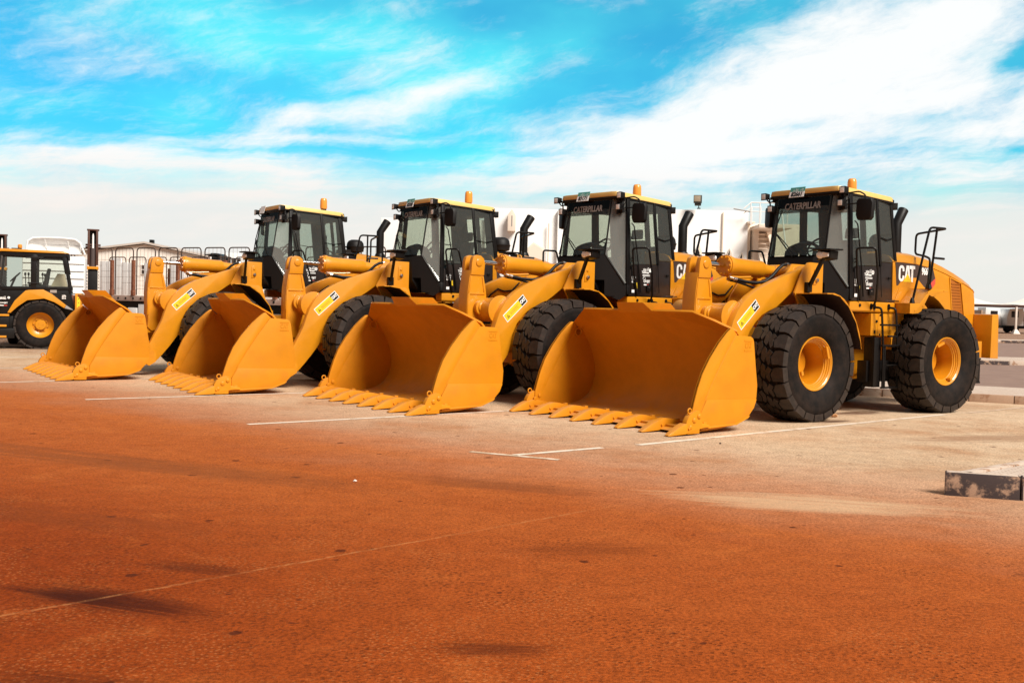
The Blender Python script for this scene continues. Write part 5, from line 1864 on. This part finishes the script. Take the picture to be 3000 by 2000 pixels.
# ================================================================== WHITE TRUCK behind the backhoe loader
def build_truck():
    D = 36.0
    c = at(166, 800, D)
    root = empty('truck', (c.x - .1, D, 0), R(20), 'white truck with a roof air deflector standing behind the backhoe loader', 'truck')
    bb = MB()
    bb.box(-.98, .98, 0, 2.0, 1.0, 2.86)
    bb.build('cab', WHITEP, root, .06)
    bb = MB()
    for z in (1.6, 1.85, 2.1, 2.35, 2.6):
        bb.box(-.95, .95, -.02, .01, z - .012, z + .012)
    bb.build('panel_rib', GREYT, root, 0)
    bb = MB()
    rows = []
    for i in range(11):
        u = -1 + 2 * i / 10
        x = u * .84
        top = 3.47 - .05 * u * u - (.10 if abs(u) > .95 else 0)
        rows.append([(x * 1.02, .02, 2.93), (x * .98, .16 + .14 * (1 - u * u), 3.0), (x * .97, .20 + .14 * (1 - u * u), 3.25), (x * .98, .08, top)])
    bb.shell(rows, lambda i, j: (rows[i][j][0] * 1.03, rows[i][j][1] + .04, rows[i][j][2] + .02))
    bb.tube([(rows[i][3][0], rows[i][3][1], rows[i][3][2]) for i in range(11)], .03, 8)
    bb.tube([rows[0][3], rows[0][0]], .03, 8)
    bb.tube([rows[-1][3], (rows[-1][0][0] + .12, rows[-1][0][1], rows[-1][0][2])], .03, 8)
    df = bb.build('air_deflector', WHITEP, root, 0, 40)
    bb = MB()
    bb.tube([(-.30, .10, 3.40), (-.24, .25, 3.15), (-.18, .25, 2.94)], .018, 6)
    bb.tube([(.42, .10, 3.36), (.47, .25, 3.15), (.44, .25, 2.94)], .018, 6)
    bb.build('strut', WHITEP, df, 0)
    bb = MB()
    bb.box(-1.0, 1.0, -4.0, 2.0, .75, 1.0)
    bb.build('chassis', BLACK, root, .01)
    bb = MB()
    for yy in (-3.0, 1.3):
        for x in (-.95, .95):
            bb.lathe([(-.14, .25), (-.15, .42), (-.1, .5), (.1, .5), (.15, .42), (.14, .25)], (x, yy, .5), 'x', 22)
    bb.build('wheel', RUBBER, root, 0)
    return root


build_truck()

# ================================================================== WAREHOUSE
SHEET = mat('cream_sheet_wall', (.93, .86, .78), .6, var=.08, vscale=.6)
WARE_R = mat('pale_sheet_roof', (.60, .52, .46), .5, var=.1, vscale=.6)
WALLW = mat('white_render', (.93, .92, .90), .8, var=.03, vscale=.5)
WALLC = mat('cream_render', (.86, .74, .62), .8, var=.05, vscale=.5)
DARKG = mat('dark_window', (.02, .018, .018), .2)


def build_warehouse():
    D = 70.0
    a, bq = at(140, 760, D), at(640, 760, D)
    apex = at(425, 716, D).z
    eL, eR = at(150, 764, D).z, at(640, 746, D).z
    eL = eR = (eL + eR) / 2
    root = empty('warehouse', (a.x, D, 0), 0, 'cream gabled warehouse with two dark windows behind the trailer', 'warehouse')
    L = bq.x - a.x
    ap = at(425, 716, D).x - a.x
    bb = MB()
    bb.xz([(0, 0), (L, 0), (L, eR), (ap, apex), (0, eL)], 0, 22)
    wl = bb.build('wall', SHEET, root, 0)
    bb = MB()
    bb.prism([(-.3, -.25, eL - .02), (ap, -.25, apex + .06), (L + .3, -.25, eR - .02), (L + .3, -.25, eR + .10), (ap, -.25, apex + .18), (-.3, -.25, eL + .10)],
             [(-.3, 22.2, eL - .02), (ap, 22.2, apex + .06), (L + .3, 22.2, eR - .02), (L + .3, 22.2, eR + .10), (ap, 22.2, apex + .18), (-.3, 22.2, eL + .10)])
    bb.build('roof', WARE_R, root, 0)
    bb = MB()
    for k in range(1, 24):
        bb.box(L * k / 24 - .03, L * k / 24 + .03, -.012, 0, 0, eL - .1)
    bb.build('wall_rib', SHEET, wl, 0)
    for (px0, px1, y0, y1) in ((416, 424, 777, 802), (428, 440, 777, 802), (492, 503, 803, 810)):
        q0, q1 = at(px0, y1, D), at(px1, y0, D)
        bb = MB()
        x0, x1, z0, z1 = q0.x - a.x, q1.x - a.x, q0.z, q1.z
        bb.box(x0 - .05, x1 + .05, -.06, .02, z0 - .05, z1 + .05)
        wf = bb.build('window', SHEET, root, 0)
        bb = MB()
        bb.box(x0, x1, -.075, -.062, z0, (z0 + z1) / 2 - .03)
        bb.box(x0, x1, -.075, -.062, (z0 + z1) / 2 + .03, z1)
        bb.build('pane', DARKG, wf, 0)
    q = at(436, 714, D)
    bb = MB()
    bb.box(q.x - a.x - .15, q.x - a.x + .12, .5, .8, apex - .02, apex + .35)
    bb.build('roof_vent', BLACK, root, .03)
    return root


build_warehouse()
# dark parked vehicles beyond the trailer's far end
def van(px0, px1, D, top, label, m, roofm=None):
    a, c = at(px0, 800, D), at(px1, 800, D)
    zt = at((px0 + px1) / 2, top, D).z
    root = empty('van', (a.x, D, 0), 0, label, 'van')
    L = c.x - a.x
    bb = MB()
    bb.xz([(0, .35), (L, .35), (L, zt - .1), (L - .1, zt), (.25, zt), (.05, zt - .7), (0, 1.3)], 0, 1.9)
    bd = bb.build('body', m, root, .06)
    bb = MB()
    for k in range(4):
        x = L * (.12 + .22 * k)
        bb.box(x, x + L * .17, -.02, .0, zt - .75, zt - .25)
    bb.build('window', DARKG, root, .02)
    bb = MB()
    for x in (L * .2, L * .8):
        bb.cyl((x, .15, .36), .36, .25, 'y', 20)
    bb.build('wheel', RUBBER, root, 0)
    return root


van(600, 642, 52, 741, 'dark parked van showing above the trailer behind the second loader arm', BLACK)
van(642, 708, 53.5, 741, 'white parked van with dark windows beyond the trailer', WHITEP)

# ================================================================== WHITE BUILDING with outside stair
def build_building():
    D = 47.0
    def X(px, y=700, d=D): return at(px, y, d).x
    def Z(px, py, d=D): return at(px, py, d).z
    x0 = X(1113)
    root = empty('white_building', (x0, D, 0), 0, 'long white flat roofed building behind the loaders with an outside stair', 'building')
    bb = MB()

    def blk(px0, px1, top, dep, m, y0=0.0):
        bb.use(m)
        bb.box(X(px0) - x0, X(px1) - x0, y0, dep, 0, Z((px0 + px1) / 2, top))
    blk(1113, 1420, 640, 12, WALLW, .3)
    blk(1420, 1632, 611, 12, WALLC if False else WALLW, .1)
    blk(1632, 1640, 616, 12, WALLW, -.12)
    blk(1640, 2190, 612, 14, WALLW, 0)
    wl = bb.build('wall', WALLW, root, .02)
    bb = MB()
    # wall return and stair bay at right, side shade put into the cream
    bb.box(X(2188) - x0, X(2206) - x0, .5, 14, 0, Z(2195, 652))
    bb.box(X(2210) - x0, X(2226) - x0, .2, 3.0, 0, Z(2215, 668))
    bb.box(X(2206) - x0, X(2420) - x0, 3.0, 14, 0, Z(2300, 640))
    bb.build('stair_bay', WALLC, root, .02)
    # pentagon niches
    for k, (px0, px1, pk, ytop, yside, ybot, deep) in enumerate(((1545, 1594, 1563, 709, 728, 800, .25), (2036, 2058, 2048, 714, 740, 775, .9), (2130, 2146, 2138, 728, 748, 790, .9), (2166, 2182, 2174, 739, 757, 790, .9))):
        bb = MB()
        pts = [(X(px0) - x0, Z(px0, ybot)), (X(px1) - x0, Z(px1, ybot)), (X(px1) - x0, Z(px1, yside)), (X(pk) - x0, Z(pk, ytop)), (X(px0) - x0, Z(px0, yside))]
        f = [(p[0], -.10 if k else -.05, p[1]) for p in pts]
        cx = sum(p[0] for p in pts) / 5
        cz = sum(p[1] for p in pts) / 5
        inn = [((p[0] - cx) * .86 + cx, f[0][1] - .002, (p[1] - cz) * .88 + cz) for p in pts]
        bb.prism(f, [(p[0], .0, p[2]) for p in f])
        nb = bb.build('window', WALLC, root, .01)
        bb = MB()
        if k:
            sh = [(p[0] - (.10 if p[0] > cx else 0), p[1], p[2]) for p in inn]
            bb.prism([(p[0], p[1] - .004, p[2]) for p in sh], sh)
            bb.build('pane', DARKG, nb, 0)
        else:
            bb.prism([(p[0], p[1] - .004, p[2]) for p in inn], inn)
            bb.build('panel', WALLC, nb, 0)
    # wall lantern box
    bb = MB()
    lx0, lx1 = X(1486) - x0, X(1510) - x0
    lz0, lz1, lz2 = Z(1500, 678), Z(1500, 632), Z(1500, 613)
    bb.xz([(lx0, lz0), (lx1, lz0), (lx1, lz1), ((lx0 + lx1) / 2, lz2), (lx0, lz1)], -.30, .15)
    ln = bb.build('wall_lantern', WALLC, root, .02)
    bb = MB()
    bb.box((lx0 + lx1) / 2 - .02, (lx0 + lx1) / 2 + .03, -.306, -.30, lz0 + .2, lz1 - .02)
    bb.build('slot', GREYT, ln, 0)
    # vertical pipe down the facade
    bb = MB()
    for px in (2116, 1607):
        bb.tube([(X(px) - x0, -.06, 0), (X(px) - x0, -.06, Z(px, 622 if px > 2000 else 655))], .035, 6)
    bb.build('downpipe', WALLC, root, 0)
    # outside stair with landing and railings
    bb = MB()
    zl = Z(2250, 664)
    xa, xb = X(2214) - x0, X(2268) - x0
    bb.box(X(2205) - x0, X(2300) - x0, -1.2, 3.0, zl - .15, zl)
    bb.box(X(2186) - x0, X(2206) - x0, -.3, 1.0, Z(2195, 655), Z(2195, 650))
    sx0, sx1 = X(2228) - x0, X(2262) - x0
    n = 24
    rise = zl / n
    for i in range(n):
        z = zl - rise * (i + 1)
        yy = 2.6 - .27 * (i + 1)
        bb.box(sx0, sx1, yy - .3 - 1.2 + .3, yy + .0 - 1.2 + .3, z - .03, z + .02)
        bb.box(sx0, sx1, yy - .02 - .9, yy - .9, z + .02, z + rise - .07)
    for x in (sx0 - .04, sx1 + .04):
        bb.bar((x, 1.6, zl - .1), (x, 1.6 - .27 * n, .05), .07, .30)
    stt = bb.build('staircase', WALLC, root, .005)
    bb = MB()
    RX = lambda px: X(px) - x0
    zt = Z(2200, 601)
    zm = Z(2200, 609)
    yf = -1.15
    bb.tube([(RX(2160), yf, Z(2160, 618)), (RX(2181), yf, zt), (RX(2300), yf, zt)], .028, 6)
    bb.tube([(RX(2170), yf + .8, Z(2170, 628)), (RX(2195), yf + .8, zm), (RX(2222), yf + .8, zm)], .024, 6)
    for px in (2180, 2206, 2258, 2285):
        bb.tube([(RX(px), yf, zt), (RX(px), yf, zl)], .022, 6)
    for px in (2195, 2221):
        bb.tube([(RX(px), yf + .8, zm), (RX(px), yf + .8, zl)], .020, 6)
    bb.tube([(RX(2180), yf, Z(2180, 626)), (RX(2300), yf, Z(2180, 626))], .018, 6)
    bb.tube([(RX(2268), -1.0, zl + .9), (RX(2252), 1.6 - .27 * n, .95)], .03, 6)
    bb.build('stair_railing', WHITEP, stt, 0)
    bb = MB()
    bb.tube([(RX(2141), -.4, Z(2141, 614)), (RX(2191), -.4, Z(2191, 623))], .028, 6)
    bb.build('spout', GREYT, root, 0)
    return root, D


build_building()
# floodlight on the parapet
def build_floodlight():
    D = 46.6
    c = at(2045, 586, D)
    root = empty('floodlight', (c.x, D, at(2045, 612, D).z), R(-10), 'square floodlight standing on the white building roof edge between two loader cabs', 'floodlight')
    z = c.z - root.location.z
    bb = MB()
    bb.box(-.19, .17, -.15, .12, z - .14, z + .20)
    bb.box(-.14, .14, -.10, .12, z - .25, z - .14)
    h = bb.build('housing', mat('floodlight_grey', (.05, .055, .05), .5), root, .02)
    bb = MB()
    bb.box(-.17, .11, -.165, -.152, z - .08, z + .17)
    bb.build('lens', mat('floodlight_glass', (.40, .33, .24), .15), h, .005)
    bb = MB()
    bb.box(-.03, .12, -.06, .06, 0, .04)
    bb.tube([(.04, 0, .03), (.04, 0, z - .22)], .02, 8)
    bb.build('bracket', BLACK, root, 0)
    return root


build_floodlight()

# ================================================================== SHADE CANOPY AND TRUCKS at the right
def build_canopy():
    D = 106.0
    root = empty('shade_canopy', (at(2978, 950, D).x, D, 0), 0, 'white shade canopy on posts with a brown edge beam at the right edge', 'canopy')
    x0 = root.location.x
    zb = at(2930, 894.5, D).z
    STEELB = mat('brown_beam_paint', (.10, .045, .035), .6)
    POSTM = mat('white_post_paint', (.72, .62, .54), .6)
    xl, xr = at(2790, 894, D).x - x0, at(3150, 894, D).x - x0
    bb = MB()
    bb.bar((xl, 0, zb), (xr, 0, zb - .05), .18, .20)
    bb.build('beam', STEELB, root, .01)
    bb = MB()
    bb.bar((xl, 7, zb), (xr, 7, zb - .05), .18, .20)
    bb.build('beam', STEELB, root, .01)
    for px in (2790, 2978, 3140):
        bb = MB()
        x = at(px, 900, D).x - x0
        bb.box(x - .09, x + .09, -.09, .09, .3, zb - .1)
        bb.hexa([(x - .35, -.35, 0), (x + .35, -.35, 0), (x + .35, .35, 0), (x - .35, .35, 0), (x - .12, -.12, .45), (x + .12, -.12, .45), (x + .12, .12, .45), (x - .12, .12, .45)])
        bb.build('post', POSTM, root, .01)
    bb = MB()
    MEM = mat('pale_membrane', (.82, .74, .66), .7)
    for k in range(2):
        a, c = xl + (xr - xl) * k / 2, xl + (xr - xl) * (k + 1) / 2
        mx = (a + c) / 2
        rows = []
        for i in range(9):
            u = i / 8
            x = a + (c - a) * u
            hgt = .9 * (1 - abs(2 * u - 1)) ** 1.6
            rows.append([(x, -.15, zb + .10), (x, 1.6, zb + .1 + hgt * .55), (x, 3.5, zb + .1 + hgt), (x, 5.4, zb + .1 + hgt * .55), (x, 7.1, zb + .1)])
        bb.shell(rows, lambda i, j: (rows[i][j][0], rows[i][j][1], rows[i][j][2] - .03))
    bb.build('membrane', MEM, root, 0, 60)
    return root


build_canopy()


def small_truck(px0, px1, D, label, front_left=True):
    a, c = at(px0, 930, D), at(px1, 930, D)
    L = c.x - a.x
    root = empty('truck', (a.x, D, 0), 0, label, 'truck', 'white trucks parked under the canopy')
    f = lambda x: x if front_left else L - x
    bb = MB()
    bb.xz([(f(.0), .75), (f(.0), 1.6), (f(.25), 2.55), (f(1.75), 2.65), (f(1.8), .75)], .1, 2.1)
    bb.build('cab', WHITEP, root, .08)
    bb = MB()
    bb.box(min(f(.45), f(1.2)), max(f(.45), f(1.2)), .07, .1, 1.65, 2.3)
    bb.build('window', DARKG, root, .01)
    bb = MB()
    bb.box(min(f(2.1), f(L)), max(f(2.1), f(L)), .1, 2.2, .95, 1.25)
    bb.box(min(f(2.1), f(2.2)), max(f(2.1), f(2.2)), .1, 2.2, .95, 2.35)
    bb.build('load_bed', mat('tan_load_bed', (.55, .36, .24), .7) if 'tan_load_bed' not in bpy.data.materials else bpy.data.materials['tan_load_bed'], root, .01)
    bb = MB()
    bb.box(min(f(.1), f(L)), max(f(.1), f(L)), .3, 2.0, .45, .95)
    for x in (f(.9), f(L - 1.0)):
        for y in (.25, 1.95):
            bb.cyl((x, y, .42), .42, .26, 'y', 20)
    bb.build('chassis', BLACK, root, .01)
    return root


small_truck(2838, 2936, 114, 'white small truck with its cab showing beside the loader counterweight', False)
small_truck(2952, 3075, 113, 'white small truck with open load bed behind the canopy post', True)
